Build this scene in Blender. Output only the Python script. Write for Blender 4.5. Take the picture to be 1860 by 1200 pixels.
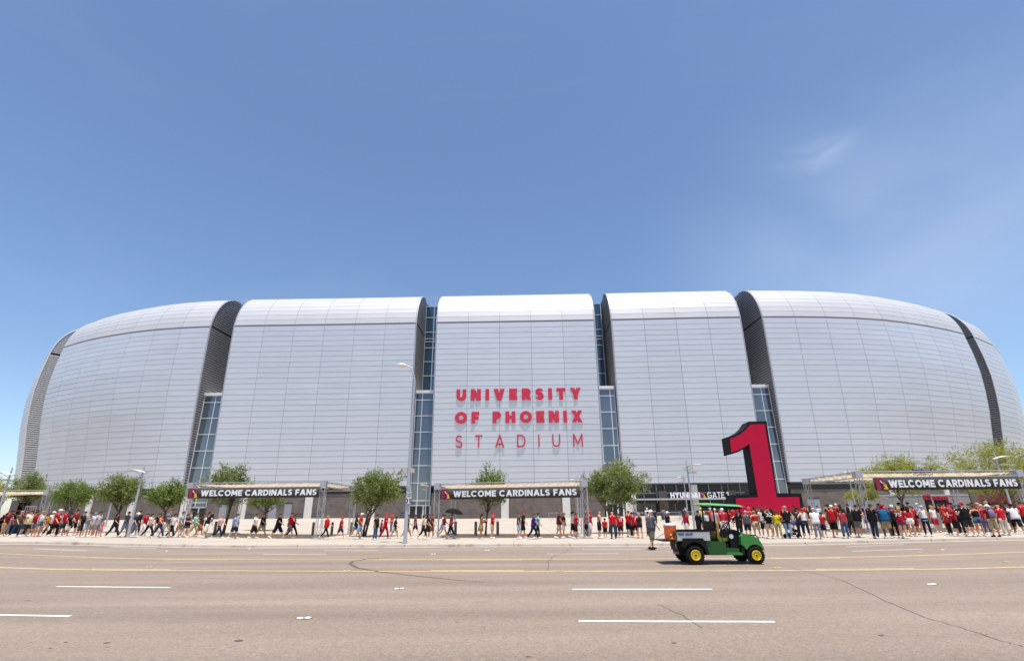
import bpy, bmesh, math, random
import numpy as np
from mathutils import Vector, Matrix
random.seed(7); RNG = np.random.default_rng(7)
for _o in list(bpy.data.objects): bpy.data.objects.remove(_o)
SC = bpy.context.scene
COL = SC.collection
# ------------------------------------------------------------------ camera
F, CX, CY, CAMH = 915.0, 930.0, 600.0, 1.6          # focal length in photo pixels (photo is 1860 wide)
PITCH, ROLL = math.atan(330 / F), 0.009
c_r = Vector((1, 0, 0)); c_f = Vector((0, math.cos(PITCH), math.sin(PITCH))); c_u = Vector((0, -math.sin(PITCH), math.cos(PITCH)))
i_r = c_r * math.cos(ROLL) - c_u * math.sin(ROLL)
i_u = c_r * math.sin(ROLL) + c_u * math.cos(ROLL)
cd = bpy.data.cameras.new('camera'); cam = bpy.data.objects.new('camera', cd); COL.objects.link(cam)
cd.sensor_fit = 'HORIZONTAL'; cd.sensor_width = 36; cd.lens = F / 1860 * 36; cd.clip_start = .1; cd.clip_end = 9000
m = Matrix.Identity(4)
for i in range(3): m[i][0], m[i][1], m[i][2] = i_r[i], i_u[i], -c_f[i]
m[2][3] = CAMH; cam.matrix_world = m; SC.camera = cam
# ------------------------------------------------------------------ sky, sun, exposure
SUN = Vector((.075, -.19, 1.0)).normalized()           # towards the sun
W = bpy.data.worlds.new('World'); SC.world = W; W.use_nodes = True
nt = W.node_tree; bg = nt.nodes['Background']
sky = nt.nodes.new('ShaderNodeTexSky'); sky.sky_type = 'NISHITA'; sky.sun_disc = False
sky.sun_elevation = math.asin(SUN.z); sky.sun_rotation = math.atan2(SUN.x, SUN.y)
sky.altitude = 350; sky.air_density = 1.0; sky.dust_density = 0.65; sky.ozone_density = 3.7
# thin high cirrus, spread over the whole sky by direction
tc = nt.nodes.new('ShaderNodeTexCoord'); mp = nt.nodes.new('ShaderNodeMapping'); mp.inputs['Scale'].default_value = (1.0, 1.3, 2.2); mp.inputs['Location'].default_value = (1.7, .9, .4)
nz = nt.nodes.new('ShaderNodeTexNoise'); nz.inputs['Scale'].default_value = 1.5; nz.inputs['Detail'].default_value = 7; nz.inputs['Roughness'].default_value = .55; nz.inputs['Distortion'].default_value = .5
rp = nt.nodes.new('ShaderNodeValToRGB'); rp.color_ramp.elements[0].position = .56; rp.color_ramp.elements[1].position = .95
rp.color_ramp.elements[1].color = (.05, .05, .05, 1); rp.color_ramp.elements[0].color = (0, 0, 0, 1)
mx = nt.nodes.new('ShaderNodeMixRGB'); mx.inputs['Color2'].default_value = (7.5, 8.0, 8.6, 1)
nt.links.new(tc.outputs['Generated'], mp.inputs['Vector']); nt.links.new(mp.outputs['Vector'], nz.inputs['Vector'])
nt.links.new(nz.outputs['Fac'], rp.inputs['Fac']); nt.links.new(rp.outputs['Color'], mx.inputs['Fac'])
nt.links.new(sky.outputs['Color'], mx.inputs['Color1'])
def sky_patch(prev, px, py, radius, amount, scale, lo, hi, stretch):
    """a thin cloud standing in one direction of the sky"""
    d = (c_f + i_r * ((px - CX) / F) + i_u * ((CY - py) / F)).normalized()
    dm = nt.nodes.new('ShaderNodeMapping'); dm.vector_type = 'POINT'; dm.inputs['Location'].default_value = (-d.x, -d.y, -d.z)
    rt = nt.nodes.new('ShaderNodeMapping'); rt.inputs['Rotation'].default_value = (0, math.radians(stretch[3]), 0); rt.inputs['Scale'].default_value = stretch[:3]
    ln = nt.nodes.new('ShaderNodeVectorMath'); ln.operation = 'LENGTH'; mr = nt.nodes.new('ShaderNodeMapRange'); mr.interpolation_type = 'SMOOTHERSTEP'
    mr.inputs[1].default_value = 0; mr.inputs[2].default_value = radius; mr.inputs[3].default_value = amount; mr.inputs[4].default_value = 0
    n2 = nt.nodes.new('ShaderNodeTexNoise'); n2.inputs['Scale'].default_value = scale; n2.inputs['Detail'].default_value = 6; n2.inputs['Distortion'].default_value = .4
    r2 = nt.nodes.new('ShaderNodeMapRange'); r2.inputs[1].default_value = lo; r2.inputs[2].default_value = hi
    ml = nt.nodes.new('ShaderNodeMath'); ml.operation = 'MULTIPLY'; m2 = nt.nodes.new('ShaderNodeMixRGB'); m2.inputs['Color2'].default_value = (7.5, 8.2, 9.0, 1)
    L = nt.links.new; L(tc.outputs['Generated'], dm.inputs['Vector']); L(dm.outputs[0], rt.inputs['Vector']); L(rt.outputs[0], ln.inputs[0]); L(ln.outputs['Value'], mr.inputs[0])
    L(rt.outputs[0], n2.inputs['Vector']); L(n2.outputs['Fac'], r2.inputs[0]); L(mr.outputs[0], ml.inputs[0]); L(r2.outputs[0], ml.inputs[1]); L(ml.outputs[0], m2.inputs['Fac']); L(prev, m2.inputs['Color1']); return m2.outputs['Color']
c1 = sky_patch(mx.outputs['Color'], 1620, 430, .46, .17, 2.4, .2, .7, (1, 1, 1.3, 0))
c1 = sky_patch(c1, 1490, 278, .085, .17, 15, .36, .85, (.8, 1, 2.4, 28))
nt.links.new(c1, bg.inputs['Color'])
bg.inputs['Strength'].default_value = .117
sd = bpy.data.lights.new('sun', 'SUN'); sd.energy = 4.2; sd.angle = math.radians(.53); sd.color = (1.0, .955, .89)
so = bpy.data.objects.new('sun', sd); COL.objects.link(so); so.rotation_euler = SUN.to_track_quat('Z', 'Y').to_euler(); so.location = (20, -30, 90)
SC.view_settings.view_transform = 'Standard'; SC.view_settings.look = 'None'; SC.view_settings.gamma = 1
SC.view_settings.exposure = 0.55; SC.view_settings.use_curve_mapping = False
SC.render.engine = 'CYCLES'
# ------------------------------------------------------------------ geometry of the ground and placing helpers
def S(t): t = min(max(t, 0.), 1.); return t * t * (3 - 2 * t)
def gx(x): return .30 * S((-x - 14) / 16) + .25 * S((x - 11) / 16)
def ground(x, y): return gx(x) + .55 * S((y - 45) / 45)
def kerb_y(x): return 29.5 - .075 * x - .001 * min(x * x, 1600)
def lane_y(y0, x):
    return y0 - .075 * x + (.0025 * x * x if abs(x) < 30 else 2.25 + .15 * (abs(x) - 30) * .3)
def ray(px, py):
    u = (px - CX) / F; v = (CY - py) / F
    return c_f + i_r * u + i_u * v
def at_z(px, py, z): d = ray(px, py); t = (z - CAMH) / d.z; return Vector((d.x * t, d.y * t, z))
def at_y(px, py, y): d = ray(px, py); t = y / d.y; return Vector((d.x * t, y, CAMH + d.z * t))
def gp(px, py, dz=0.):
    z = dz
    for _ in range(30):
        p = at_z(px, py, min(z, CAMH - .3)); z = .5 * z + .5 * (dz + ground(p.x, p.y))
    return Vector((p.x, p.y, ground(p.x, p.y) + dz))
def project(p):
    q = Vector(p) - Vector((0, 0, CAMH)); w = q.dot(c_f)
    return CX + q.dot(i_r) / w * F, CY - q.dot(i_u) / w * F
# ------------------------------------------------------------------ materials
def lin(c): c /= 255.; return c / 12.92 if c <= .04045 else ((c + .055) / 1.055) ** 2.4
def rgb(h):
    if isinstance(h, str): return tuple(lin(int(h[i:i + 2], 16)) for i in (0, 2, 4)) + (1,)
    return tuple(h)[:3] + (1,)
_M = {}
def mat(name, col, rough=.7, metal=0., var=0., scale=3., bump=0., spec=.5, coat=0., trans=0.):
    if name in _M: return _M[name]
    M = bpy.data.materials.new(name); M.use_nodes = True; t = M.node_tree; b = t.nodes['Principled BSDF']
    col = rgb(col); b.inputs['Base Color'].default_value = col; b.inputs['Roughness'].default_value = rough
    b.inputs['Metallic'].default_value = metal; b.inputs['Specular IOR Level'].default_value = spec; b.inputs['Coat Weight'].default_value = coat
    if var or bump:
        tcn = t.nodes.new('ShaderNodeTexCoord'); n = t.nodes.new('ShaderNodeTexNoise'); n.inputs['Scale'].default_value = scale; n.inputs['Detail'].default_value = 5
        t.links.new(tcn.outputs['Object'], n.inputs['Vector'])
        if var:
            r = t.nodes.new('ShaderNodeMapRange'); r.inputs[1].default_value = .3; r.inputs[2].default_value = .7; r.inputs[3].default_value = 1 - var; r.inputs[4].default_value = 1 + var
            x = t.nodes.new('ShaderNodeVectorMath'); x.operation = 'SCALE'; x.inputs[0].default_value = col[:3]
            t.links.new(n.outputs['Fac'], r.inputs[0]); t.links.new(r.outputs[0], x.inputs['Scale']); t.links.new(x.outputs[0], b.inputs['Base Color'])
        if bump:
            bp = t.nodes.new('ShaderNodeBump'); bp.inputs['Strength'].default_value = bump; bp.inputs['Distance'].default_value = .02
            t.links.new(n.outputs['Fac'], bp.inputs['Height']); t.links.new(bp.outputs[0], b.inputs['Normal'])
    if trans:
        out = t.nodes['Material Output']; tr = t.nodes.new('ShaderNodeBsdfTranslucent'); tr.inputs['Color'].default_value = col
        ms = t.nodes.new('ShaderNodeMixShader'); ms.inputs[0].default_value = trans
        t.links.new(b.outputs[0], ms.inputs[1]); t.links.new(tr.outputs[0], ms.inputs[2]); t.links.new(ms.outputs[0], out.inputs['Surface'])
    _M[name] = M; return M
def cloth(h): return mat('cloth_' + h, h, .85, var=.13, scale=9, spec=.2)
# ------------------------------------------------------------------ mesh helpers
class MB:
    """collects simple solids and links them as one mesh object"""
    def __init__(s): s.v = []; s.f = []; s.mi = []
    def add(s, vs, fs, mi=0):
        o = len(s.v); s.v += [tuple(v) for v in vs]; s.f += [tuple(i + o for i in f) for f in fs]; s.mi += [mi] * len(fs)
    def box(s, a, b, mi=0, M=None):
        x0, y0, z0 = a; x1, y1, z1 = b
        vs = [(x0, y0, z0), (x1, y0, z0), (x1, y1, z0), (x0, y1, z0), (x0, y0, z1), (x1, y0, z1), (x1, y1, z1), (x0, y1, z1)]
        if M: vs = [M @ Vector(v) for v in vs]
        s.add(vs, [(0, 3, 2, 1), (4, 5, 6, 7), (0, 1, 5, 4), (1, 2, 6, 5), (2, 3, 7, 6), (3, 0, 4, 7)], mi); return s
    def tube(s, pts, rad, n=8, mi=0, up=None, caps=True, ell=None):
        """rings along a polyline; rad a number or a list; ell scales the second axis"""
        pts = [Vector(p) for p in pts]; k = len(pts)
        rads = rad if isinstance(rad, (list, tuple)) else [rad] * k
        o = len(s.v); prev = None
        for i, p in enumerate(pts):
            d = (pts[min(i + 1, k - 1)] - pts[max(i - 1, 0)])
            d = d.normalized() if d.length > 1e-9 else Vector((0, 0, 1))
            if prev is None:
                a = Vector(up) if up else (Vector((0, 0, 1)) if abs(d.z) < .9 else Vector((1, 0, 0)))
            else: a = prev
            e1 = (a - d * a.dot(d)).normalized(); e2 = d.cross(e1); prev = e1
            r = rads[i]; ra, rb = (r if isinstance(r, (list, tuple)) else (r, r * (ell or 1)))
            for j in range(n):
                t = 2 * math.pi * j / n; s.v.append(tuple(p + e1 * (ra * math.cos(t)) + e2 * (rb * math.sin(t))))
        for i in range(k - 1):
            for j in range(n):
                q = (j + 1) % n; s.f.append((o + i * n + j, o + i * n + q, o + (i + 1) * n + q, o + (i + 1) * n + j)); s.mi.append(mi)
        if caps:
            s.f.append(tuple(o + j for j in reversed(range(n)))); s.f.append(tuple(o + (k - 1) * n + j for j in range(n))); s.mi += [mi, mi]
        return s
    def prism(s, poly, h0, h1, axis='y', mi=0, M=None):
        """polygon (u,v) extruded along an axis: y -> (u,h,v); z -> (u,v,h); x -> (h,u,v)"""
        n = len(poly)
        def P(u, v, h): return {'y': (u, h, v), 'z': (u, v, h), 'x': (h, u, v)}[axis]
        vs = [P(u, v, h0) for u, v in poly] + [P(u, v, h1) for u, v in poly]
        if M: vs = [M @ Vector(v) for v in vs]
        s.add(vs, [tuple(range(n)), tuple(reversed(range(n, 2 * n)))] + [(i, i + n, (i + 1) % n + n, (i + 1) % n) for i in range(n)], mi); return s
    def lathe(s, prof, n=20, c=(0, 0, 0), axis='z', mi=0, M=None):
        """profile of (r, h)"""
        o = len(s.v); k = len(prof); c = Vector(c)
        for r, h in prof:
            for j in range(n):
                t = 2 * math.pi * j / n; a, b = r * math.cos(t), r * math.sin(t)
                v = c + Vector({'z': (a, b, h), 'y': (a, h, b), 'x': (h, a, b)}[axis]); s.v.append(tuple(M @ v if M else v))
        for i in range(k - 1):
            for j in range(n):
                q = (j + 1) % n; s.f.append((o + i * n + j, o + i * n + q, o + (i + 1) * n + q, o + (i + 1) * n + j)); s.mi.append(mi)
        s.f.append(tuple(o + j for j in reversed(range(n)))); s.f.append(tuple(o + (k - 1) * n + j for j in range(n))); s.mi += [mi, mi]
        return s
    def mesh(s, name, mats, smooth=False, fix=True):
        me = bpy.data.meshes.new(name); me.from_pydata(s.v, [], s.f)
        for M_ in (mats if isinstance(mats, (list, tuple)) else [mats]): me.materials.append(M_)
        if len(set(s.mi)) > 1: me.polygons.foreach_set('material_index', s.mi)
        if fix:
            b = bmesh.new(); b.from_mesh(me); bmesh.ops.recalc_face_normals(b, faces=b.faces); b.to_mesh(me); b.free()
        if smooth:
            me.polygons.foreach_set('use_smooth', [True] * len(me.polygons))
            if smooth != 1:
                try: me.set_sharp_from_angle(angle=math.radians(smooth))
                except Exception: pass
        me.update(); return me
    def build(s, name, mats, parent=None, smooth=False, loc=None, fix=True):
        return obj(name, s.mesh(name, mats, smooth, fix), parent, loc)
def obj(name, me, parent=None, loc=None):
    o = bpy.data.objects.new(name, me); COL.objects.link(o)
    if parent: o.parent = parent
    if loc is not None: o.location = loc
    return o
def tag(o, label=None, cat=None, group=None, kind=None):
    if label: o['label'] = label
    if cat: o['category'] = cat
    if group: o['group'] = group
    if kind: o['kind'] = kind
    return o
def thing(name, loc, label, cat, group=None, rz=0.):
    o = bpy.data.objects.new(name, None); COL.objects.link(o); o.location = loc; o.rotation_euler = (0, 0, rz); o.empty_display_size = .2
    return tag(o, label, cat, group)
def copy_tree(o, parent=None):
    c = o.copy(); COL.objects.link(c); c.parent = parent
    for ch in list(o.children): copy_tree(ch, c)
    return c
_T = {}
GW = dict(I=None, H=.82, E=.66, F=.63, L=.60, T=.74, N=.84, M=.98, U=.80, V=.90, W=1.32, Y=.88, X=.90, A=.94, O=1.0, C=.92, G=.96, S=.68, P=.70, R=.74, D=.86)
GW.update({'0': .72, '1': .42, '2': .66, '3': .66, '4': .74, '5': .66, '9': .68, '7': .64})
def glyph(ch, t):
    """letter of cap height 1 as a list of flat convex polygons; t is the stroke width"""
    w = GW[ch] or t; w = max(w, t); d = t * 1.14; P = []
    def box(x0, y0, x1, y1): P.append([(x0, y0), (x1, y0), (x1, y1), (x0, y1)])
    def V(x, y0=0, y1=1): box(x, y0, x + t, y1)
    def Hb(y, x0=0, x1=None): box(x0, y, w if x1 is None else x1, y + t)
    def D(a, b): P.append([(b[0], b[1]), (b[0] + d, b[1]), (a[0] + d, a[1]), (a[0], a[1])])
    def arc(cx, cy, rx, ry, a0, a1):
        n = max(3, int(abs(a1 - a0) / 14)); ri, rj = rx - t, ry - t
        for k in range(n):
            u, v = math.radians(a0 + (a1 - a0) * k / n), math.radians(a0 + (a1 - a0) * (k + 1) / n)
            P.append([(cx + rx * math.cos(u), cy + ry * math.sin(u)), (cx + rx * math.cos(v), cy + ry * math.sin(v)), (cx + ri * math.cos(v), cy + rj * math.sin(v)), (cx + ri * math.cos(u), cy + rj * math.sin(u))])
    mid = .5 - t / 2; hv = (1 + t) / 4; cu_, cl_ = 1 - hv, hv
    if ch == 'I': V(0)
    elif ch == 'H': V(0); V(w - t); Hb(mid, t, w - t)
    elif ch == 'E': V(0); Hb(1 - t, t); Hb(mid, t, w * .92); Hb(0, t)
    elif ch == 'F': V(0); Hb(1 - t, t); Hb(mid - .03, t, w * .92)
    elif ch == 'L': V(0); Hb(0, t)
    elif ch == 'T': Hb(1 - t); V((w - t) / 2, 0, 1 - t)
    elif ch == 'N': V(0); V(w - t); D((0, 1), (w - d, 0))
    elif ch == 'M': V(0); V(w - t); D((0, 1), (w / 2 - d / 2, .22)); D((w - d, 1), (w / 2 - d / 2, .22))
    elif ch == 'U': V(0, .4); V(w - t, .4); arc(w / 2, .4, w / 2, .41, 180, 360)
    elif ch == 'V': D((0, 1), (w / 2 - d / 2, 0)); D((w - d, 1), (w / 2 - d / 2, 0))
    elif ch == 'W':
        q = (w - d) / 4
        for a, b in ((0, 1), (2, 1), (2, 3), (4, 3)): D((a * q, 1), (b * q, 0))
    elif ch == 'Y': D((0, 1), (w / 2 - d / 2, .40)); D((w - d, 1), (w / 2 - d / 2, .40)); V((w - t) / 2, 0, .46)
    elif ch == 'X': D((0, 1), (w - d, 0)); D((w - d, 1), (0, 0))
    elif ch == 'A': D((w / 2 - d / 2, 1), (0, 0)); D((w / 2 - d / 2, 1), (w - d, 0)); Hb(.2, w * .2, w * .8)
    elif ch in 'O0': arc(w / 2, .5, w / 2, .51, 0, 360)
    elif ch == 'C': arc(w / 2, .5, .5, .51, 42, 318)
    elif ch == 'G': arc(w / 2, .5, .5, .51, 42, 322); V(w - t * 1.05, .12, .5); Hb(.5 - t * .9, w * .52, w)
    elif ch == 'S': arc(w / 2, cu_, w / 2, hv, 25, 275); arc(w / 2, cl_, w / 2, hv, 95, -155)
    elif ch in 'PR':
        r = (1 - .36) / 2; V(0); Hb(1 - t, t, w - r); Hb(.36, t, w - r); arc(w - r, 1 - r, r, r, 90, -90)
        if ch == 'R': D((w * .40, .40), (w - d * .9, 0))
    elif ch == 'D': V(0); Hb(1 - t, t, w - .5); Hb(0, t, w - .5); arc(w - .5, .5, .5, .5, 90, -90)
    elif ch == '1': V(w - t); P.append([(0, .70), (w - t, .83), (w - t, 1), (0, .86)])
    elif ch == '2': arc(w / 2, cu_, w / 2, hv, 165, -35); D((w - d * 1.05, .58), (0, t)); Hb(0)
    elif ch == '3': arc(w / 2, cu_, w / 2, hv, 150, -90); arc(w / 2, cl_, w / 2, hv, 90, -150)
    elif ch == '4': V(w * .62); Hb(.2); D((w * .56, 1), (0, .28))
    elif ch == '5': Hb(1 - t, .04); V(.04, .5, 1); arc(w / 2, .30, w / 2, .31, 120, -150)
    elif ch == '7': Hb(1 - t); D((w - d, 1 - t), (w * .18, 0))
    elif ch == '9': arc(w / 2, .68, w / 2, .32, 0, 360); D((w - d * 1.02, .62), (w * .3, 0))
    return P, w
def text_mesh(txt, size=1., bold=.2, depth=.02, align='LEFT', sx=1., space=.16):
    """lettering in local XZ facing -Y; size is the cap height, bold the stroke width"""
    key = (txt, size, bold, depth, align, sx, space)
    if key in _T: return _T[key]
    mb = MB(); x = 0.; k = 0
    for ch in txt:
        if ch == ' ': x += .42; continue
        P, w = glyph(ch, bold)
        for p in P:
            k += 1; e = (k % 7) * .0021
            mb.prism([((x + a) * size * sx, b * size) for a, b in p], -depth - e, e * .5, 'y')
        x += w + space
    x = (x - space) * size * sx
    me = mb.mesh('lettering', [])
    if align == 'CENTER': me.transform(Matrix.Translation((-x / 2, 0, 0)))
    me['w'] = x; _T[key] = me; return me
def text(name, txt, M_, parent, loc, rot=(0, 0, 0), **k):
    me = text_mesh(txt, **k).copy(); me.materials.clear(); me.materials.append(M_); o = obj(name, me, parent, loc); o.rotation_euler = rot; return o

def text_letters(name, txt, M_, parent, loc, size=1., bold=.2, depth=.02, sx=1., space=.16):
    """the same lettering with every letter an object of its own"""
    x = 0.
    for ch in txt:
        if ch == ' ': x += .42; continue
        w = text_mesh(ch, size=size, bold=bold, depth=depth, sx=sx)['w']; text(name, ch, M_, parent, (loc[0] + x * size * sx, loc[1], loc[2]), size=size, bold=bold, depth=depth, sx=sx)
        x += w / (size * sx) + space
# ================================================================== GROUND
def sheet(name, xs, rows, M_, zf, label=None):
    """rows: functions of x giving y, near to far; zf(x, y) the height"""
    vs = []; fs = []; n = len(xs)
    for r in rows:
        for x in xs:
            y = r(x); vs.append((x, y, zf(x, y)))
    for i in range(len(rows) - 1):
        for j in range(n - 1): fs.append((i * n + j, i * n + j + 1, (i + 1) * n + j + 1, (i + 1) * n + j))
    me = bpy.data.meshes.new(name); me.from_pydata(vs, [], fs); me.materials.append(M_); o = obj(name, me); o['kind'] = 'structure'
    me.polygons.foreach_set('use_smooth', [True] * len(fs)); return o
def nodes_mat(name, rough, spec=.3):
    M = bpy.data.materials.new(name); M.use_nodes = True; t = M.node_tree; b = t.nodes['Principled BSDF']
    b.inputs['Roughness'].default_value = rough; b.inputs['Specular IOR Level'].default_value = spec
    tcn = t.nodes.new('ShaderNodeTexCoord'); return M, t, b, tcn
def noise(t, tcn, scale, detail=4, sc=(1, 1, 1), rough=.5):
    mpn = t.nodes.new('ShaderNodeMapping'); mpn.inputs['Scale'].default_value = sc
    n = t.nodes.new('ShaderNodeTexNoise'); n.inputs['Scale'].default_value = scale; n.inputs['Detail'].default_value = detail; n.inputs['Roughness'].default_value = rough
    t.links.new(tcn.outputs['Object'], mpn.inputs['Vector']); t.links.new(mpn.outputs[0], n.inputs['Vector']); return n.outputs['Fac']
def ramp(t, fac, stops):
    r = t.nodes.new('ShaderNodeValToRGB'); e = r.color_ramp.elements
    while len(e) < len(stops): e.new(.5)
    for i, (p, c) in enumerate(stops): e[i].position = p; e[i].color = c if len(c) == 4 else tuple(c) + (1,)
    t.links.new(fac, r.inputs['Fac']); return r.outputs['Color']
def mult(t, a, b_, fac=1.):
    x = t.nodes.new('ShaderNodeMixRGB'); x.blend_type = 'MULTIPLY'; x.inputs['Fac'].default_value = fac
    t.links.new(a, x.inputs['Color1']); t.links.new(b_, x.inputs['Color2']); return x.outputs['Color']
def bump(t, b, h, strength=.3, dist=.02):
    bp = t.nodes.new('ShaderNodeBump'); bp.inputs['Strength'].default_value = strength; bp.inputs['Distance'].default_value = dist
    t.links.new(h, bp.inputs['Height']); t.links.new(bp.outputs[0], b.inputs['Normal'])
def g3(v): return (v, v, v)
# asphalt: sun-bleached tan grey with stone speckle, long wheel streaks and a few stains
M_road, t, b, tcn = nodes_mat('asphalt', .85)
base = ramp(t, noise(t, tcn, .35, 5, (.25, 1.6, 1)), [(.32, (.232, .178, .136)), (.70, (.282, .220, .170))])
spk = ramp(t, noise(t, tcn, 34, 3, rough=.8), [(.30, g3(.66)), (.5, g3(1)), (.74, g3(1.36))])
spk2 = ramp(t, noise(t, tcn, 9, 4, rough=.8), [(.30, g3(.84)), (.70, g3(1.13))])
stn = ramp(t, noise(t, tcn, 1.4, 2, (.7, 1.2, 1)), [(.26, g3(.62)), (.31, g3(1))])
wheel = ramp(t, noise(t, tcn, .8, 2, (.03, 1.0, 1)), [(.35, g3(.90)), (.65, g3(1.07))])
c = mult(t, mult(t, mult(t, mult(t, base, spk), spk2), stn, .3), wheel); t.links.new(c, b.inputs['Base Color'])
bump(t, b, noise(t, tcn, 60, 2), .5, .01)
# concrete: pale warm, faint control joints in the paint-free slab field, blotches
M_conc, t, b, tcn = nodes_mat('concrete', .9)
base = ramp(t, noise(t, tcn, .22, 6), [(.30, (.42, .36, .29)), (.70, (.475, .41, .335))])
fine = ramp(t, noise(t, tcn, 14, 3), [(.3, g3(.93)), (.7, g3(1.06))])
bk = t.nodes.new('ShaderNodeTexBrick'); bk.inputs['Scale'].default_value = 1; bk.offset = 0; bk.inputs['Brick Width'].default_value = 3.05; bk.inputs['Row Height'].default_value = 3.05
bk.inputs['Mortar Size'].default_value = .018; bk.inputs['Color1'].default_value = (1, 1, 1, 1); bk.inputs['Color2'].default_value = (.94, .94, .94, 1); bk.inputs['Mortar'].default_value = (.72, .70, .67, 1)
t.links.new(tcn.outputs['Object'], bk.inputs['Vector'])
drt = ramp(t, noise(t, tcn, .9, 5), [(.28, g3(.80)), (.42, g3(1))])
t.links.new(mult(t, mult(t, mult(t, base, fine), bk.outputs['Color']), drt, .6), b.inputs['Base Color'])
M_kerb, t, b, tcn = nodes_mat('kerb_concrete', .9)
base = ramp(t, noise(t, tcn, 1.6, 5), [(.28, (.27, .225, .18)), (.42, (.42, .36, .295)), (.72, (.47, .405, .335))]); t.links.new(base, b.inputs['Base Color'])
M_dirt = mat('desert_soil', (.30, .235, .17), .95, var=.25, scale=.05)
M_white = mat('road_paint_white', (.80, .77, .72), .7, var=.12, scale=6)
M_yel = mat('road_paint_yellow', (.72, .53, .24), .7, var=.15, scale=5)
M_dark = mat('crack_tar', (.085, .07, .06), .9)
M_skid = mat('tyre_rubber_mark', (.10, .085, .075), .9)

xs = [-420, -250, -160, -110, -80] + [x * 2. for x in range(-32, 33)] + [80, 110, 160, 250, 420]
zroad = lambda x, y: gx(x) - .13
far = obj('desert_ground', None); bpy.data.objects.remove(far)
me = bpy.data.meshes.new('terrain'); q = 4000; me.from_pydata([(-q, -q, -.6), (q, -q, -.6), (q, q, -.6), (-q, q, -.6)], [], [(0, 1, 2, 3)]); me.materials.append(M_dirt); tag(obj('terrain', me), kind='structure')
road = sheet('road', xs, [lambda x, k=k: -4.0 + (kerb_y(x) + 4.0) * k / 14 for k in range(15)], M_road, zroad)
sheet('near_pavement', xs, [lambda x: -40., lambda x: -20., lambda x: -4.004], M_conc, lambda x, y: gx(x) - .02)
py = [0, .6, 1.5, 3, 6, 10, 16, 22, 30, 40, 50, 62, 75, 95, 150]
plaza = sheet('plaza', xs, [lambda x, k=k: kerb_y(x) + .20 + k for k in py], M_conc, ground)
# kerb: cast pieces about 3 m long with open joints
kerb = thing('kerb', (0, 0, 0), None, None); kerb['kind'] = 'structure'
x = -72.
while x < 72:
    x1 = x + 3.0; a0, a1 = x + .012, x1 - .012; n = 2
    vs = []
    for xx in (a0, a1):
        yk = kerb_y(xx); z = gx(xx)
        for dy, dz in ((-.40, -.126), (-.02, -.121), (0, -.03), (.025, .004), (.205, .004), (.205, -.14), (-.40, -.2)): vs.append((xx, yk + dy, z + dz))
    fs = [(i, (i + 1) % 7, (i + 1) % 7 + 7, i + 7) for i in range(7)] + [tuple(range(6, -1, -1)), tuple(range(7, 14))]
    MBk = MB(); MBk.add(vs, fs); MBk.build('kerb_stone', M_kerb, kerb); x = x1
def ribbon(name, pts, w, M_, parent, dz=.004, zf=zroad):
    """flat strip on the road along plan points; w a number or list"""
    vs = []; n = len(pts); pts = [Vector(p) for p in pts]
    for i, p in enumerate(pts):
        d = (pts[min(i + 1, n - 1)] - pts[max(i - 1, 0)]).normalized(); s = Vector((-d.y, d.x)) * ((w[i] if isinstance(w, list) else w) / 2)
        for e in (p - s, p + s): vs.append((e.x, e.y, zf(e.x, e.y) + dz))
    me = bpy.data.meshes.new(name); me.from_pydata(vs, [], [(2 * i, 2 * i + 2, 2 * i + 3, 2 * i + 1) for i in range(n - 1)]); me.materials.append(M_); return obj(name, me, parent)
def lane_line(name, y0, x0, x1, w, M_, dz=.004):
    k = max(2, int((x1 - x0) / 2)); return ribbon(name, [(x0 + (x1 - x0) * i / k, lane_y(y0, x0 + (x1 - x0) * i / k)) for i in range(k + 1)], w, M_, road, dz)
lane_line('yellow_line', 17.35, -90, 90, .12, M_yel); lane_line('yellow_line', 21.6, -90, 90, .12, M_yel)
for x0 in range(-88, 88, 12):
    lane_line('yellow_dash', 17.62, x0 + 1.3, x0 + 4.3, .10, M_yel); lane_line('yellow_dash', 21.33, x0 + 1.3, x0 + 4.3, .10, M_yel)
for x0 in (-59.6, -47.6, -35.8, -23.9, -12.04, 1.38, 13.1, 25, 37, 49): lane_line('white_dash', 13.45, x0, x0 + 3.25, .11, M_white)
for x0 in (-47.4, -35.4, -23.4, -11.4, 1.08, 12.8, 24.7, 36.5): lane_line('white_dash', 9.72, x0, x0 + 3.2, .11, M_white)
for x0 in (-60.5, -48.5, -36.4, -24.2, -11.7, 1.47, 14.6, 26.5, 38.5): lane_line('white_dash', 24.3, x0, x0 + 3.1, .10, M_white)
for x0 in (-58, -46, -34, -21.9, -9.6, 3.3, 15.9, 28, 40): lane_line('white_dash', 26.8, x0, x0 + 2.8, .10, M_white)
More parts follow.
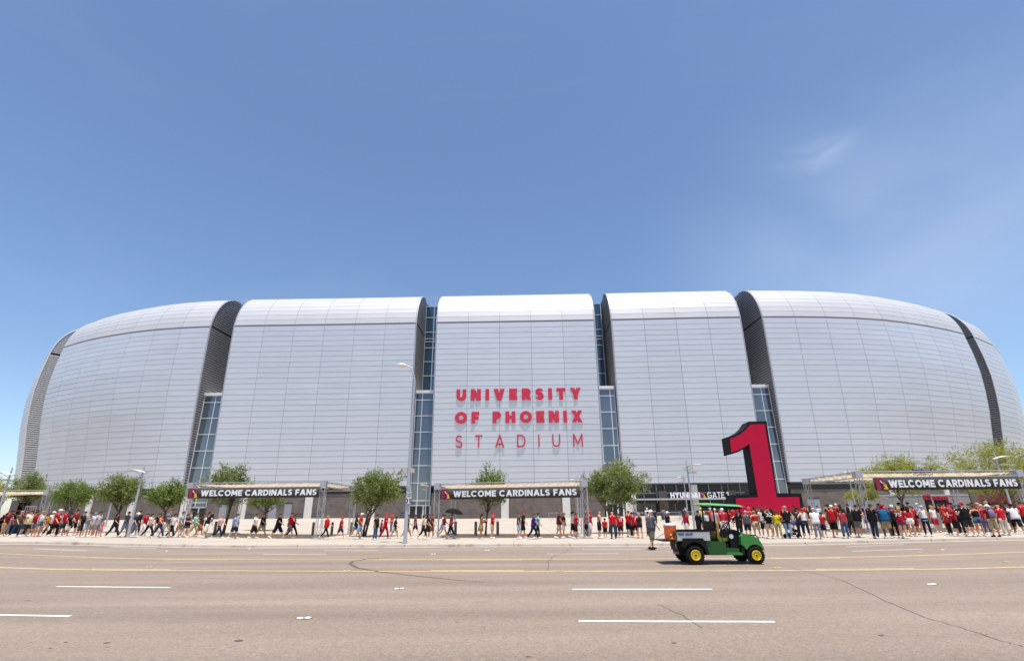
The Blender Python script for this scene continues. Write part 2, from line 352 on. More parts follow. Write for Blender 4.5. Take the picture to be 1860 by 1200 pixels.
# raised pavement markers: pairs of ceramic discs
mk = MB().lathe([(.055, 0), (.052, .012), (.03, .02), (.001, .021)], 12).mesh('marker', M_white, True)
mky = MB().lathe([(.055, 0), (.052, .012), (.03, .02), (.001, .021)], 12).mesh('marker_y', mat('marker_amber', (.55, .38, .16), .5), True)
def marker(px, py, two, me):
    p = at_z(px, py, -.13)
    if two and me is mk: MB().lathe([(.15, -.004), (.15, .0), (.001, .0005)], 14).build('marker_adhesive', M_dark, road, False, (p.x, p.y, gx(p.x) - .1265)).scale = (1, .55, 1)
    for k in range(2 if two else 1):
        o = obj('pavement_marker', me, road, (p.x + (k - .5) * .125, p.y + (k - .5) * .03, gx(p.x) - .128)); o.scale = (1.15, 1., 1.)
for a in ((552, 1122.5, 1, mk), (725, 1069, 1, mk), (1692, 1061, 1, mk), (305, 1002, 0, mk), (455, 996.5, 0, mk), (1716, 1003, 0, mk), (787, 1006, 1, mk), (885, 999, 1, mk), (30, 993, 0, mk),
          (270, 1029, 1, mky), (630, 1036, 1, mky), (1018, 1037, 1, mky), (1412, 1031, 1, mky), (1830, 1024, 1, mky), (112, 1009, 0, mky), (400, 1011.5, 0, mky), (1405, 1009.5, 0, mky), (1672, 1006.5, 1, mky), (694, 1015, 0, mky)): marker(*a)
def px_path(P, dz=-.13): return [tuple(gp(x, y, dz))[:2] for x, y in P]
def wiggle(P, n, amp):
    out = []
    for a, b_ in zip(P[:-1], P[1:]):
        for k in range(n):
            t_ = k / n; out.append((a[0] + (b_[0] - a[0]) * t_ + random.gauss(0, amp), a[1] + (b_[1] - a[1]) * t_ + random.gauss(0, amp)))
    return out + [P[-1]]
ribbon('crack', wiggle(px_path([(1440, 1031), (1530, 1053), (1600, 1087), (1680, 1121), (1740, 1137), (1800, 1158), (1858, 1174)]), 6, .018), .014, M_dark, road, .005)
ribbon('crack', wiggle(px_path([(1040, 994), (1025, 1002), (1005, 1010), (996, 1020), (995, 1036)]), 4, .03), .022, M_dark, road, .005)
ribbon('crack', wiggle(px_path([(1195, 1097), (1235, 1115), (1275, 1140)]), 6, .015), .012, M_dark, road, .005)
sk = [(790, 1007), (720, 1010), (665, 1015), (640, 1019), (636, 1024), (650, 1031), (690, 1038), (760, 1046), (830, 1053), (880, 1057)]
ribbon('skid_mark', px_path(sk), [.03, .05, .09, .12, .13, .12, .08, .05, .04, .02], M_skid, road, .007)
for px, py_, s in ((434, 1163, 1.0), (120, 1166, .4), (195, 1167, .6), (50, 1090, .5), (1225, 1167, .5), (1600, 1153, .5), (960, 1192, .5), (830, 1129, .35), (92, 1177, .3), (845, 1070, .3), (670, 1123, .3), (880, 1138, .3)):
    p = at_z(px, py_, -.13); n = 9
    vs = [(p.x + s * .09 * math.cos(k * .698) * random.uniform(.6, 1.2), p.y + s * .03 * math.sin(k * .698) * random.uniform(.7, 1.3) * 1.8, gx(p.x) - .126) for k in range(n)]
    me = bpy.data.meshes.new('tar_spot'); me.from_pydata(vs, [], [tuple(range(n))]); me.materials.append(M_dark); obj('tar_spot', me, road)
# rust / water stains on the pavement edge
for px, py_, w in ((100, 984.5, 2.2), (340, 987, .8), (560, 989, 3.2), (1395, 973, .6)):
    p = gp(px, py_, 0); ribbon('stain', [(p.x - w / 2 + w * k / 6, kerb_y(p.x - w / 2 + w * k / 6) + .33 + .03 * math.sin(k * 2)) for k in range(7)], [.02, .07, .1, .12, .1, .06, .02], mat('water_stain', (.20, .165, .135), .8), plaza, .004, ground)
# ================================================================== STADIUM
ZB, ZS = 6.6, 39.65                                    # lower edge of the cladding, horizontal seam
PL = [(-146, 225), (-146, 192), (-142, 166), (-135, 143.2), (-121.5, 124.8), (-107.4, 114.7), (-98.7, 110.1), (-90, 106.6), (-78.3, 103.1), (-64.9, 101.4), (-40, 100.9), (-16, 100.3),
      (17, 99.6), (52.6, 98.6), (73, 99.8), (86.8, 103.2), (104.7, 110.6), (120.6, 120.3), (132.5, 132), (142, 149), (149, 170), (152, 195), (152, 225)]
_pp = []
for i in range(len(PL) - 1):                           # Catmull-Rom through the plan points
    p0, p1, p2, p3 = (Vector(PL[max(i - 1, 0)]), Vector(PL[i]), Vector(PL[i + 1]), Vector(PL[min(i + 2, len(PL) - 1)]))
    d = (p2 - p1).length; m1 = (p2 - p0) / max((p2 - p1).length + (p1 - p0).length, 1e-6) * d; m2 = (p3 - p1) / max((p3 - p2).length + d, 1e-6) * d
    for k in range(12):
        t_ = k / 12; _pp.append(p1 * (2 * t_**3 - 3 * t_**2 + 1) + m1 * (t_**3 - 2 * t_**2 + t_) + p2 * (-2 * t_**3 + 3 * t_**2) + m2 * (t_**3 - t_**2))
_pp.append(Vector(PL[-1])); _pp = np.array([tuple(p) for p in _pp]); _q = np.concatenate([[0], np.cumsum(np.hypot(*np.diff(_pp, axis=0).T))])
_u = np.arange(0, _q[-1], 1.); _pp = np.stack([np.interp(_u, _q, _pp[:, 0]), np.interp(_u, _q, _pp[:, 1])], 1)
for _ in range(14): _pp[1:-1] = _pp[:-2] * .25 + _pp[1:-1] * .5 + _pp[2:] * .25
_sl = np.concatenate([[0], np.cumsum(np.hypot(*np.diff(_pp, axis=0).T))])
def plan(s): return Vector((float(np.interp(s, _sl, _pp[:, 0])), float(np.interp(s, _sl, _pp[:, 1]))))
def pnorm(s):
    d = plan(min(s + .8, _sl[-1])) - plan(max(s - .8, 0)); d.normalize(); return Vector((d.y, -d.x))
_front = np.argmin(_pp[:, 1])
def s_of_x(x): return float(np.interp(x, _pp[24:-24, 0], _sl[24:-24]))
def off(z): return -1.5 * ((ZS - z) / (ZS - ZB)) ** 1.5 if z < ZS else 0.
EZ, EO = [6.6, 13.8, 17.7, 21.8, 26, 30.2, 34.6, 39.65], [-2.1, -1.2, -.6, .1, .53, .75, .55, 0.]
def bulge(s, z):                                       # the end sections swell a little at mid height
    return 0. if z >= ZS else S((abs(plan(s).x) - 60) / 30) * (float(np.interp(z, EZ, EO)) - off(max(z, ZB)))
def PT(s, o, z): p = plan(s) + pnorm(s) * (o + bulge(s, z)); return Vector((p.x, p.y, z))
wall_prof = [(off(ZB + (ZS - .18 - ZB) * k / 29), ZB + (ZS - .18 - ZB) * k / 29) for k in range(30)]
_tp = []                                               # barrel top: a rounded quarter 8.5 m deep and 9 m high, leaving the wall with a slight kink
for k in range(61):
    a = math.pi / 2 * (.10 + .90 * k / 60); c_, s_ = math.cos(a) ** (2 / 2.1), math.sin(a) ** (2 / 2.1); _tp.append((c_, s_))
_c0, _s0 = _tp[0]; _tp = np.array([(-8.5 * (1 - c_ / _c0), ZS + .15 + 8.9 * (s_ - _s0) / (1 - _s0)) for c_, s_ in _tp])
_tl = np.concatenate([[0], np.cumsum(np.hypot(*np.diff(_tp, axis=0).T))]); _te = np.linspace(0, _tl[-1], 12)
top_prof = [(float(np.interp(e, _tl, _tp[:, 0])), float(np.interp(e, _tl, _tp[:, 1]))) for e in _te]
stadium = thing('stadium', (0, 101, 0), 'huge silver panelled stadium with rounded barrel roof edges and glass slots', 'stadium')
INV = Matrix.Translation((0, -101, 0))
def part(mb, name, M_, parent=None, smooth=False, fix=True):
    me = mb.mesh(name, M_, smooth, fix); me.transform(INV if parent is None or parent is stadium else INV); o = obj(name, me, parent or stadium); return o
# metal cladding: satin silver, faint per-panel tone and roll streaks
def panel_mat(name, c0, c1, metal=.35):
    M, t, b, tcn = nodes_mat(name, .42, .5); b.inputs['Metallic'].default_value = metal
    at = t.nodes.new('ShaderNodeAttribute'); at.attribute_name = 'tone'
    r = ramp(t, at.outputs['Fac'], [(0, c0), (1, c1)])
    st = ramp(t, noise(t, tcn, .6, 4, (.35, .35, 2.5)), [(.3, g3(.965)), (.7, g3(1.025))]); t.links.new(mult(t, r, st), b.inputs['Base Color'])
    rr = t.nodes.new('ShaderNodeMapRange'); rr.inputs[3].default_value = .40; rr.inputs[4].default_value = .50; t.links.new(noise(t, tcn, .25, 3), rr.inputs[0]); t.links.new(rr.outputs[0], b.inputs['Roughness'])
    return M
M_panel = panel_mat('silver_cladding', (.585, .60, .635), (.665, .68, .71)); M_crown = panel_mat('pale_roof_cladding', (.50, .50, .52), (.555, .555, .57), .08)
M_back = mat('cladding_joint', (.25, .25, .27), .7, .2)
M_louv = mat('louvre_metal', (.42, .42, .44), .55, .4, var=.1, scale=2); M_louv_lit = mat('louvre_metal_sunlit', (.66, .66, .67), .6, .1, var=.06, scale=2)  # second louvre metal: same blades at the far-left end, sunlight put into the colour
M_lback = mat('louvre_backing', (.085, .085, .09), .8)
M_frame = mat('mullion_white', (.72, .72, .73), .45, .2)
M_conc_w = mat('precast_white', (.66, .63, .58), .85, var=.06, scale=1.2)
M_glass, t, b, tcn = nodes_mat('curtain_glass', .03, 1.0)
b.inputs['Metallic'].default_value = .55; gl = ramp(t, noise(t, tcn, .13, 3), [(.35, (.115, .135, .165)), (.65, (.165, .19, .215))]); t.links.new(gl, b.inputs['Base Color'])
bump(t, b, noise(t, tcn, .35, 1), .035, .2)
M_glass_d = mat('upper_glass', (.06, .12, .185), .04, .45, spec=.9)
M_black = mat('dark_glazing', (.018, .018, .021), .25)
def set_tone(me, vals):
    a = me.attributes.new('tone', 'FLOAT', 'FACE'); a.data.foreach_set('value', vals)
panels = []                                            # (projected size, section, verts, tone)
def panel_geo(s0, s1, lo, hi, crown):
    g = .022; hg = .03
    n0, n1 = pnorm(s0), pnorm(s1); (o0, z0), (o1, z1) = lo, hi
    L = math.hypot(o1 - o0, z1 - z0); f = g / L
    def q(s, fr, lift):
        o_, z_ = o0 + (o1 - o0) * fr, z0 + (z1 - z0) * fr
        nx, nz_ = (z1 - z0) / L, -(o1 - o0) / L      # outward normal in the (off, z) plane
        p = plan(s) + pnorm(s) * (o_ + bulge(s, z_) + nx * lift); return Vector((p.x, p.y, z_ + nz_ * lift))
    a, b_ = s0 + hg, s1 - hg
    fr = [q(a, f, .082), q(b_, f, .082), q(b_, 1 - f, .066), q(a, 1 - f, .066)]; bk_ = [q(a, f, .0), q(b_, f, .0), q(b_, 1 - f, .0), q(a, 1 - f, .0)]
    return fr + bk_
PF = [(0, 1, 2, 3), (0, 4, 5, 1), (1, 5, 6, 2), (2, 6, 7, 3), (3, 7, 4, 0)]
SX = {'L0': (0., s_of_x(-107.4) - 9.5, 9), 'LE': (s_of_x(-107.4), s_of_x(-64.9), 7), 'L': (s_of_x(-59.5), s_of_x(-20.5), 6), 'C': (s_of_x(-15.9), s_of_x(17.3), 5),
      'R': (s_of_x(21.1), s_of_x(47.8), 4), 'RE': (s_of_x(52.6), s_of_x(104.7), 8), 'R0': (s_of_x(109.6), float(_sl[-1]), 11)}
SECLAB = {'L0': 'far left end section of silver cladding', 'LE': 'curved left section of silver cladding', 'L': 'flat section left of the lettering', 'C': 'centre section carrying the red lettering',
          'R': 'flat section right of the lettering', 'RE': 'curved right section of silver cladding', 'R0': 'far right end section of silver cladding'}
secs = {}
def end_profile(depth):                                # closed outline (off, z) of a section's end wall
    pr = [(o_ - .02, z_) for o_, z_ in wall_prof + top_prof]; return pr + [(-depth, ZS + 9.08), (-depth, ZB)]
for key, (sa, sb, nc) in SX.items():
    # shell behind the panels
    mb = MB(); ns = nc; prof = wall_prof + top_prof + [(-14, ZS + 9.3), (-30, ZS + 10.5)]; nk = len(prof)
    vs = []; fs = []
    for i in range(ns + 1):
        s = sa + (sb - sa) * i / ns
        for o_, z_ in prof: vs.append(PT(s, o_, z_))
    for i in range(ns):
        for k in range(nk - 1): fs.append((i * nk + k, (i + 1) * nk + k, (i + 1) * nk + k + 1, i * nk + k + 1))
    mb.add(vs, fs); sec = part(mb, 'facade_section', M_back); sec['label'] = SECLAB[key]; secs[key] = sec
    # soffit
    mb = MB(); vs = []; fs = []
    for i in range(ns + 1):
        s = sa + (sb - sa) * i / ns; vs += [PT(s, off(ZB) + .02, ZB - .01), PT(s, -9, ZB - .01), PT(s, off(ZB) + .02, ZB - .25), PT(s, -9, ZB - .25)]
    for i in range(ns): a = i * 4; fs += [(a, a + 4, a + 5, a + 1), (a + 2, a + 3, a + 7, a + 6), (a, a + 2, a + 6, a + 4)]
    mb.add(vs, fs); part(mb, 'soffit', M_lback)
    # panels
    for i in range(nc):
        s0, s1 = sa + (sb - sa) * i / nc, sa + (sb - sa) * (i + 1) / nc
        ct = random.uniform(.36, .64)
        for prof_, crown in ((wall_prof, 0), (top_prof, 1)):
            for k in range(len(prof_) - 1):
                v = panel_geo(s0, s1, prof_[k], prof_[k + 1], crown)
                P = [project(p) for p in v[:4]]
                ar = abs(sum(P[j][0] * P[(j + 1) % 4][1] - P[(j + 1) % 4][0] * P[j][1] for j in range(4))) / 2
                n = (v[1] - v[0]).cross(v[3] - v[0]); vis = n.dot(v[0] - Vector((0, 0, CAMH))) < 0
                panels.append((ar if vis else 0, (key, crown), v, min(1, max(0, ct + random.gauss(0, .09)))))
    # end walls with horizontal louvre blades
    for s, sg in ((sa, -1), (sb, 1)):
        if (key == 'L0' and sg < 0) or (key == 'R0' and sg > 0): continue
        n = pnorm(s); tdir = Vector((-n.y, n.x)) * sg      # pointing out of the section's end
        org = plan(s)
        def E3(o_, z_, d_, s=s): p = org + n * (o_ + bulge(s, z_)) + tdir * d_; return Vector((p.x, p.y, z_))
        pr = end_profile(11.); mb = MB(); k = len(pr); mb.add([E3(o_, z_, .0) for o_, z_ in pr] + [E3(o_, z_, -.1) for o_, z_ in pr], [tuple(range(k)), tuple(reversed(range(k, 2 * k)))] + [(i, i + k, (i + 1) % k + k, (i + 1) % k) for i in range(k)])
        ew = part(mb, 'end_wall', M_lback)
        mb = MB(); z_ = ZB + .1; fp = [(z2, o2) for o2, z2 in wall_prof + top_prof]; zz = [a for a, _ in fp]; oo = [b2 for _, b2 in fp]
        while z_ < ZS + 8.8:
            if abs(z_ - ZS) > .35:
                o_ = float(np.interp(z_, zz, oo)) - .06
                vs = [E3(o_, z_, .012), E3(-10.9, z_, .012), E3(-10.9, z_ - .0, .15), E3(o_, z_ - .0, .15), E3(o_, z_ + .33, .012), E3(-10.9, z_ + .33, .012), E3(-10.9, z_ + .25, .15), E3(o_, z_ + .25, .15)]
                mb.add(vs, [(0, 1, 2, 3), (4, 7, 6, 5), (2, 6, 7, 3), (0, 3, 7, 4), (1, 5, 6, 2)])
            z_ += .5
        lv = part(mb, 'louvre_blades', M_louv_lit if key == 'L0' else M_louv, ew); lv['kind'] = 'stuff'
        mb = MB(); mb.tube([E3(o_ - .02, z2, .12) for o_, z2 in wall_prof + top_prof], .13, 6); part(mb, 'edge_trim', M_frame if key in ('L0', 'R0') else M_louv)
order = sorted(range(len(panels)), key=lambda i: -panels[i][0]); solo = set(order[:300])
rest = {}
for i, (ar, key, v, tone) in enumerate(panels):
    if i in solo:
        c_ = sum(v, Vector()) / 8; me = bpy.data.meshes.new('cladding_panel'); me.from_pydata([tuple(p - c_) for p in v], [], PF); me.materials.append(M_crown if key[1] else M_panel); set_tone(me, [tone] * 5); me.update()
        obj('cladding_panel', me, secs[key[0]], c_ - Vector((0, 101, 0)))
    else:
        R = rest.setdefault(key, [[], [], []]); o_ = len(R[0]); R[0] += [tuple(p) for p in v]; R[1] += [tuple(j + o_ for j in f) for f in PF]; R[2] += [tone] * 5
for key, (vs, fs, tn) in rest.items():
    me = bpy.data.meshes.new('cladding'); me.from_pydata(vs, [], fs); me.materials.append(M_crown if key[1] else M_panel); set_tone(me, tn); me.transform(INV); me.update(); tag(obj('roof_cladding' if key[1] else 'wall_cladding', me, secs[key[0]]), kind='stuff')
# roof inside the rim
mb = MB(); ss = [i * _sl[-1] / 60 for i in range(61)]; ring = [PT(s, -30, ZS + 10.4) for s in ss]; ring2 = [Vector((p.x * .5 + 1, 190 + (p.y - 190) * .4, ZS + 14)) for p in ring]
mb.add(ring + ring2, [(i, i + 1, i + 62, i + 61) for i in range(60)] + [tuple(range(61, 122))]); part(mb, 'roof', mat('roof_membrane', (.7, .7, .7), .6))
# body wall between the sections (closes the slots)
mb = MB(); vs = []; fs = []
for s in ss: vs += [PT(s, -10.6, -.4), PT(s, -10.6, ZS + 7.0)]
for i in range(60): fs.append((2 * i, 2 * i + 2, 2 * i + 3, 2 * i + 1))
mb.add(vs, fs); part(mb, 'core_wall', mat('core_wall', (.16, .16, .17), .8))
# ---- glass slots
def glass_wall(xa, xb, ya, yb, rows, cols, Mg, name, cap=None, fw=.13):
    """window wall between two plan points; rows a list of heights from the top down"""
    a, b_ = Vector((xa, ya, 0)), Vector((xb, yb, 0)); d = b_ - a; L = d.length; d.normalize(); nrm = Vector((d.y, -d.x, 0))
    def P(u, z, o): return a + d * u + Vector((0, 0, z)) + nrm * o
    def slab(mb, u0, u1, z0, z1, o0, o1): mb.add([P(u0, z0, o0), P(u1, z0, o0), P(u1, z0, o1), P(u0, z0, o1), P(u0, z1, o0), P(u1, z1, o0), P(u1, z1, o1), P(u0, z1, o1)], [(0, 3, 2, 1), (4, 5, 6, 7), (0, 1, 5, 4), (1, 2, 6, 5), (2, 3, 7, 6), (3, 0, 4, 7)])
    gw = MB(); us = [0] + [L * c_ for c_ in cols] + [L]
    for u in us: slab(gw, max(u - fw / 2, 0) if u < L else L - fw, min(u + fw / 2, L) if u > 0 else fw, rows[-1], rows[0], -.06, .10)
    root = part(gw, name, M_frame)
    for z in rows: mb = MB(); slab(mb, 0, L, z - fw / 2, z + fw / 2, -.05, .085); part(mb, 'transom', M_frame, root)
    for k in range(len(rows) - 1):
        for j in range(len(us) - 1):
            mb = MB(); slab(mb, us[j] + .02, us[j + 1] - .02, rows[k + 1] + .02, rows[k] - .02, -.02, .01)
            pn = part(mb, 'pane', Mg, root)
    if cap: mb = MB(); slab(mb, -.0, L, rows[0] + .07, rows[0] + .62, -6, .3); part(mb, 'parapet', M_frame, root)
low = [25.1, 23.7, 20.4, 17.1, 13.8, 10.5, 7.2, 3.9, 3.0]
for (xa, xb), dep, cols in (((-64.6, -59.8), 2.6, (.52,)), ((-20.2, -16.2), 3.0, (.36,)), ((17.6, 20.8), 1.4, (.70,)), ((48.1, 52.3), 2.3, (.60,))):
    ya, yb = plan(s_of_x(xa)).y + dep, plan(s_of_x(xb)).y + dep
    glass_wall(xa, xb, ya, yb, low, cols, M_glass, 'glass_wall', True)
    up = [47.4, 44.6, 41.0, 39.4, 38.7, 37.2, 33.9, 30.6, 26.8]
    glass_wall(xa, xb, ya - dep + 9.6, yb - dep + 9.6, up, (.5,), M_glass_d, 'upper_glass_wall')
    # doors at the foot
    ed = MB(); w = (xb - xa); n = 3
    dr = MB().box((xa, ya + .3, 0), (xb, ya + .45, 3.0)); part(dr, 'lobby_recess', M_black)
    for k in range(n + 1): u = xa + w * k / n; part(MB().box((u - .12, ya + .02, 0), (u + .12, ya + .2, 2.95)), 'door_frame', M_frame)
    for k in range(n):
        dpn = part(MB().box((xa + w * k / n + .13, ya + .1, .05), (xa + w * (k + 1) / n - .13, ya + .14, 2.9)), 'door', M_black)
        part(MB().box((xa + w * (k + .8) / n, ya + .03, .9), (xa + w * (k + .8) / n + .05, ya + .08, 1.4)), 'handle', M_frame, dpn)
# slender access rails seen over the slots
for xa, xb in ((-64.3, -60.1), (-20.2, -16.2)):
    mb = MB()
    for z in (49.6, 50.2): mb.tube([(xa, 110.6, z), (xb, 110.4, z)], .03, 5)
    for k in range(5): u = xa + (xb - xa) * k / 4; mb.tube([(u, 110.5, 48), (u, 110.5, 50.2)], .03, 5)
    part(mb, 'roof_rail', M_frame)
# ---- brick base
M_brick, t, b, tcn = nodes_mat('brick', .9)
bk = t.nodes.new('ShaderNodeTexBrick'); bk.inputs['Scale'].default_value = 1; bk.inputs['Brick Width'].default_value = .6; bk.inputs['Row Height'].default_value = .2; bk.inputs['Mortar Size'].default_value = .012
bk.inputs['Color1'].default_value = (.155, .125, .108, 1); bk.inputs['Color2'].default_value = (.115, .094, .083, 1); bk.inputs['Mortar'].default_value = (.20, .18, .16, 1)
mpn = t.nodes.new('ShaderNodeMapping'); mpn.inputs['Rotation'].default_value = (math.pi / 2, 0, 0); t.links.new(tcn.outputs['Object'], mpn.inputs['Vector']); t.links.new(mpn.outputs[0], bk.inputs['Vector'])
bv = ramp(t, noise(t, tcn, .8, 4), [(.3, g3(.85)), (.7, g3(1.2))]); t.links.new(mult(t, bk.outputs['Color'], bv), b.inputs['Base Color'])
BO = -1.8
def base_run(sa, sb, o_, z0, z1, name, M_, th=.4):
    n = max(2, int((sb - sa) / 4)); mb = MB(); vs = []; fs = []
    for i in range(n + 1):
        s = sa + (sb - sa) * i / n; vs += [PT(s, o_, z0), PT(s, o_, z1), PT(s, o_ - th, z1), PT(s, o_ - th, z0)]
    for i in range(n):
        a = i * 4; fs += [(a, a + 4, a + 5, a + 1), (a + 1, a + 5, a + 6, a + 2), (a + 2, a + 6, a + 7, a + 3)]
    fs += [(0, 1, 2, 3), tuple(n * 4 + k for k in (3, 2, 1, 0))]
    mb.add(vs, fs); return part(mb, name, M_)
for key, (sa, sb, nc) in SX.items():
    if key != 'R': base_run(sa + .05, sb - .05, BO, -.3, 5.25, 'brick_base', M_brick)
    base_run(sa + .05, sb - .05, BO - 1.2, 3.0 if key == 'R' else 5.2, 6.55, 'clerestory', M_black, .3)
def pier(x, w=1.45, z1=5.6, M_=None, o_=-1.56, wt=None):
    s = s_of_x(x); mb = MB(); a = [PT(s - w / 2, o_, -.3), PT(s + w / 2, o_, -.3), PT(s + w / 2, BO - .8, -.3), PT(s - w / 2, BO - .8, -.3)]; b_ = [Vector((p.x, p.y, z1)) for p in a]
    mb.add(a + b_, [(0, 3, 2, 1), (4, 5, 6, 7), (0, 1, 5, 4), (1, 2, 6, 5), (2, 3, 7, 6), (3, 0, 4, 7)]); part(mb, 'pier', M_ or M_conc_w)
def wx(px, y=102.2): return at_y(px, 925, y).x          # world x at the base wall for a photo column
for px in (112, 218, 328, 437, 558, 673, 917, 1028, 1147, 1629, 1760): pier(wx(px))
M_door = mat('service_door_grey', (.27, .27, .31), .6)
def wall_panel(px0, px1, z0, z1, name, M_, o_=.05):
    x0, x1 = wx(px0), wx(px1); y = plan(s_of_x((x0 + x1) / 2)).y - BO
    return part(MB().box((x0, y - o_, z0), (x1, y + .1, z1)), name, M_)
for a, b_ in ((395, 408), (486, 500), (514, 527), (1460, 1482), (1534, 1552), (1560, 1574)):
    d_ = wall_panel(a, b_, .3, 3.5, 'service_door', M_door); x0, x1 = wx(a), wx(b_); y = plan(s_of_x((x0 + x1) / 2)).y - BO
    part(MB().box((x0 - .1, y - .07, 3.5), (x1 + .1, y + .05, 3.72)), 'door_head', M_black, d_)
M_grate = mat('utility_green_black', (.03, .035, .04), .5)
for a, b_ in ((441, 457), (538, 549), (568, 584), (640, 650), (727, 736)):
    u_ = wall_panel(a, b_, .25, 1.7, 'wall_vent', M_grate, .12)
    x0, x1 = wx(a), wx(b_); y = plan(s_of_x((x0 + x1) / 2)).y - BO
    for k in range(4): part(MB().box((x0, y - .16, .4 + k * .33), (x1, y - .125, .46 + k * .33)), 'vent_rail', M_louv, u_)
# ---- gate 1 entrance under the right-hand section
sR0, sR1 = SX['R'][0], SX['R'][1]
base_run(sR0, sR1, BO - 1.6, -.3, 3.0, 'entrance_glazing', M_black, .2)
def ebox(px0, px1, y0, y1, z0, z1, name, M_, par=None): return part(MB().box((at_y(px0, 925, 101).x, y0, z0), (at_y(px1, 925, 101).x, y1, z1)), name, M_, par)
YR = plan(s_of_x(34)).y
for a, b_ in ((1200, 1216), (1326, 1342)): ebox(a, b_, YR + 2.2, YR + 4.2, -.3, 5.2, 'brick_pier', M_brick)
ebox(1137, 1152, YR + 1.9, YR + 3.9, -.3, 3.4, 'pier', M_conc_w); ebox(1260, 1271, YR + 1.8, YR + 3.9, -.3, 6.3, 'pier', M_conc_w)
for px in (1173, 1197, 1212, 1234, 1271, 1294, 1318, 1330, 1352): ebox(px, px + 1.4, YR + 2.6, YR + 3.5, 3.0, 6.5, 'window_mullion', mat('mullion_grey', (.24, .23, .23), .5))
ebox(1150, 1360, YR + 2.6, YR + 3.4, 4.75, 4.95, 'window_transom', mat('mullion_grey', (.2, .2, .2)))
for a, b_ in ((1163, 1172), (1174, 1185), (1187, 1198), (1219, 1230), (1232, 1243), (1245, 1257), (1276, 1288), (1290, 1302), (1304, 1316)):
    d_ = ebox(a, b_, YR + 3.6, YR + 3.68, .5, 3.0, 'entrance_door', mat('door_glass', (.03, .032, .035), .1, spec=.8))
    ebox(a - .3, a + .5, YR + 3.5, YR + 3.7, .5, 3.0, 'door_stile', M_louv, d_); ebox(a, b_, YR + 3.5, YR + 3.7, 1.35, 1.43, 'push_bar', M_frame, d_)
can = ebox(1150, 1322, YR - .3, YR + 3.6, 3.55, 3.80, 'entrance_canopy', mat('canopy_metal', (.5, .5, .5), .5, .3))
M_sgn = mat('sign_white', (.8, .8, .8), .5)
z = 3.85; y = YR - .1 - 101
gsg = part(MB().box((at_y(1214, 925, 101).x, YR + .02, 3.80), (at_y(1319, 925, 101).x, YR + .10, 3.9)), 'gate_sign', M_louv); gsg['label'] = 'white lettering and bird emblem standing on the canopy'
text_letters('letter', 'HYUNDAI', M_sgn, gsg, (at_y(1214.5, 925, 101).x, y, z), size=1.02, bold=.25, depth=.12, sx=.90, space=.10)
text_letters('letter', 'GATE 1', M_sgn, gsg, (at_y(1281, 925, 101).x, y, z), size=1.0, bold=.14, depth=.12, sx=.82)
# small bird-head emblem between the words
def emblem(parent, x, y, z, h, sg=1):
    """red bird-head emblem: head, eye band, yellow beak, black outline; faces right"""
    def pol(name, P, M_, d): part_ = MB().prism([(p[0] * h, p[1] * h) for p in P], 0, .02 + d * .006, 'y').mesh(name, M_); o_ = obj(name, part_, parent, (x, y - .02 - d * .006 * 2, z)); return o_
    pol('emblem_head', [(-.02, .0), (.0, .98), (.42, 1.0), (.66, .95), (.80, .60), (.86, .36), (.98, .10), (.90, .02), (.52, .0), (.40, .2), (.26, .0)], mat('emblem_red', '8c1a34', .6), 1)
    pol('emblem_mask', [(.34, .52), (.44, .62), (.50, .86), (.40, .66), (.62, .52), (.72, .62), (.80, .60), (.62, .42), (.50, .34), (.55, .05), (.42, .22)], mat('emblem_black', (.015, .015, .015), .6), 2)
    pol('emblem_eye', [(.36, .80), (.42, .62), (.62, .50), (.70, .58), (.60, .56), (.48, .66), (.42, .80)], M_sgn, 3)
    pol('emblem_beak', [(.58, .40), (.74, .50), (.84, .40), (.88, .22), (.94, .08), (.76, .04), (.56, .10), (.70, .20)], mat('emblem_yellow', 'e0b030', .6), 3)
emblem(gsg, at_y(1267.5, 925, 101).x, y, z, 1.05)
# ---- name lettering on the centre section
M_let = mat('letter_red', 'c3203f', .45, coat=.2)
M_lets = mat('letter_return', (.25, .25, .27), .6)
sign = part(MB().box((-.01, 100.0, 26), (.01, 100.3, 26.02)), 'name_lettering', M_lets); sign['label'] = 'three lines of raised red letters naming the place'
def name_line(txt, px0, px1, py_top, py_bot, bold, size_k, mt):
    """letters spread from px0 to px1, cap height from py_bot to py_top"""
    yw = plan(s_of_x(0)).y
    zt, zb = at_y((px0 + px1) / 2, py_top, yw - .6).z, at_y((px0 + px1) / 2, py_bot, yw - .6).z
    xa, xb = at_y(px0, (py_top + py_bot) / 2, yw - .6).x, at_y(px1, (py_top + py_bot) / 2, yw - .6).x
    h = zt - zb; n_ = len(txt); wid = [(.42 * h if ch == ' ' else text_mesh(ch, size=h, bold=bold, depth=.12, sx=size_k)['w']) for ch in txt]
    gap = (xb - xa - sum(wid)) / (n_ - 1); x = xa
    for ch, w in zip(txt, wid):
        if ch != ' ':
            me = text_mesh(ch, size=h, bold=bold, depth=.12, sx=size_k).copy(); me.materials.append(mt)
            y = plan(s_of_x(x)).y - off((zt + zb) / 2) - .11; obj('letter', me, sign, (x, y - 101, zb))
        x += w + gap
name_line('UNIVERSITY', 828, 1056, 703.5, 724.5, .305, 1.04, M_let)
name_line('OF PHOENIX', 825, 1059, 744.5, 766, .305, 1.04, M_let)
name_line('STADIUM', 826, 1060, 787, 810.5, .118, .78, M_let)
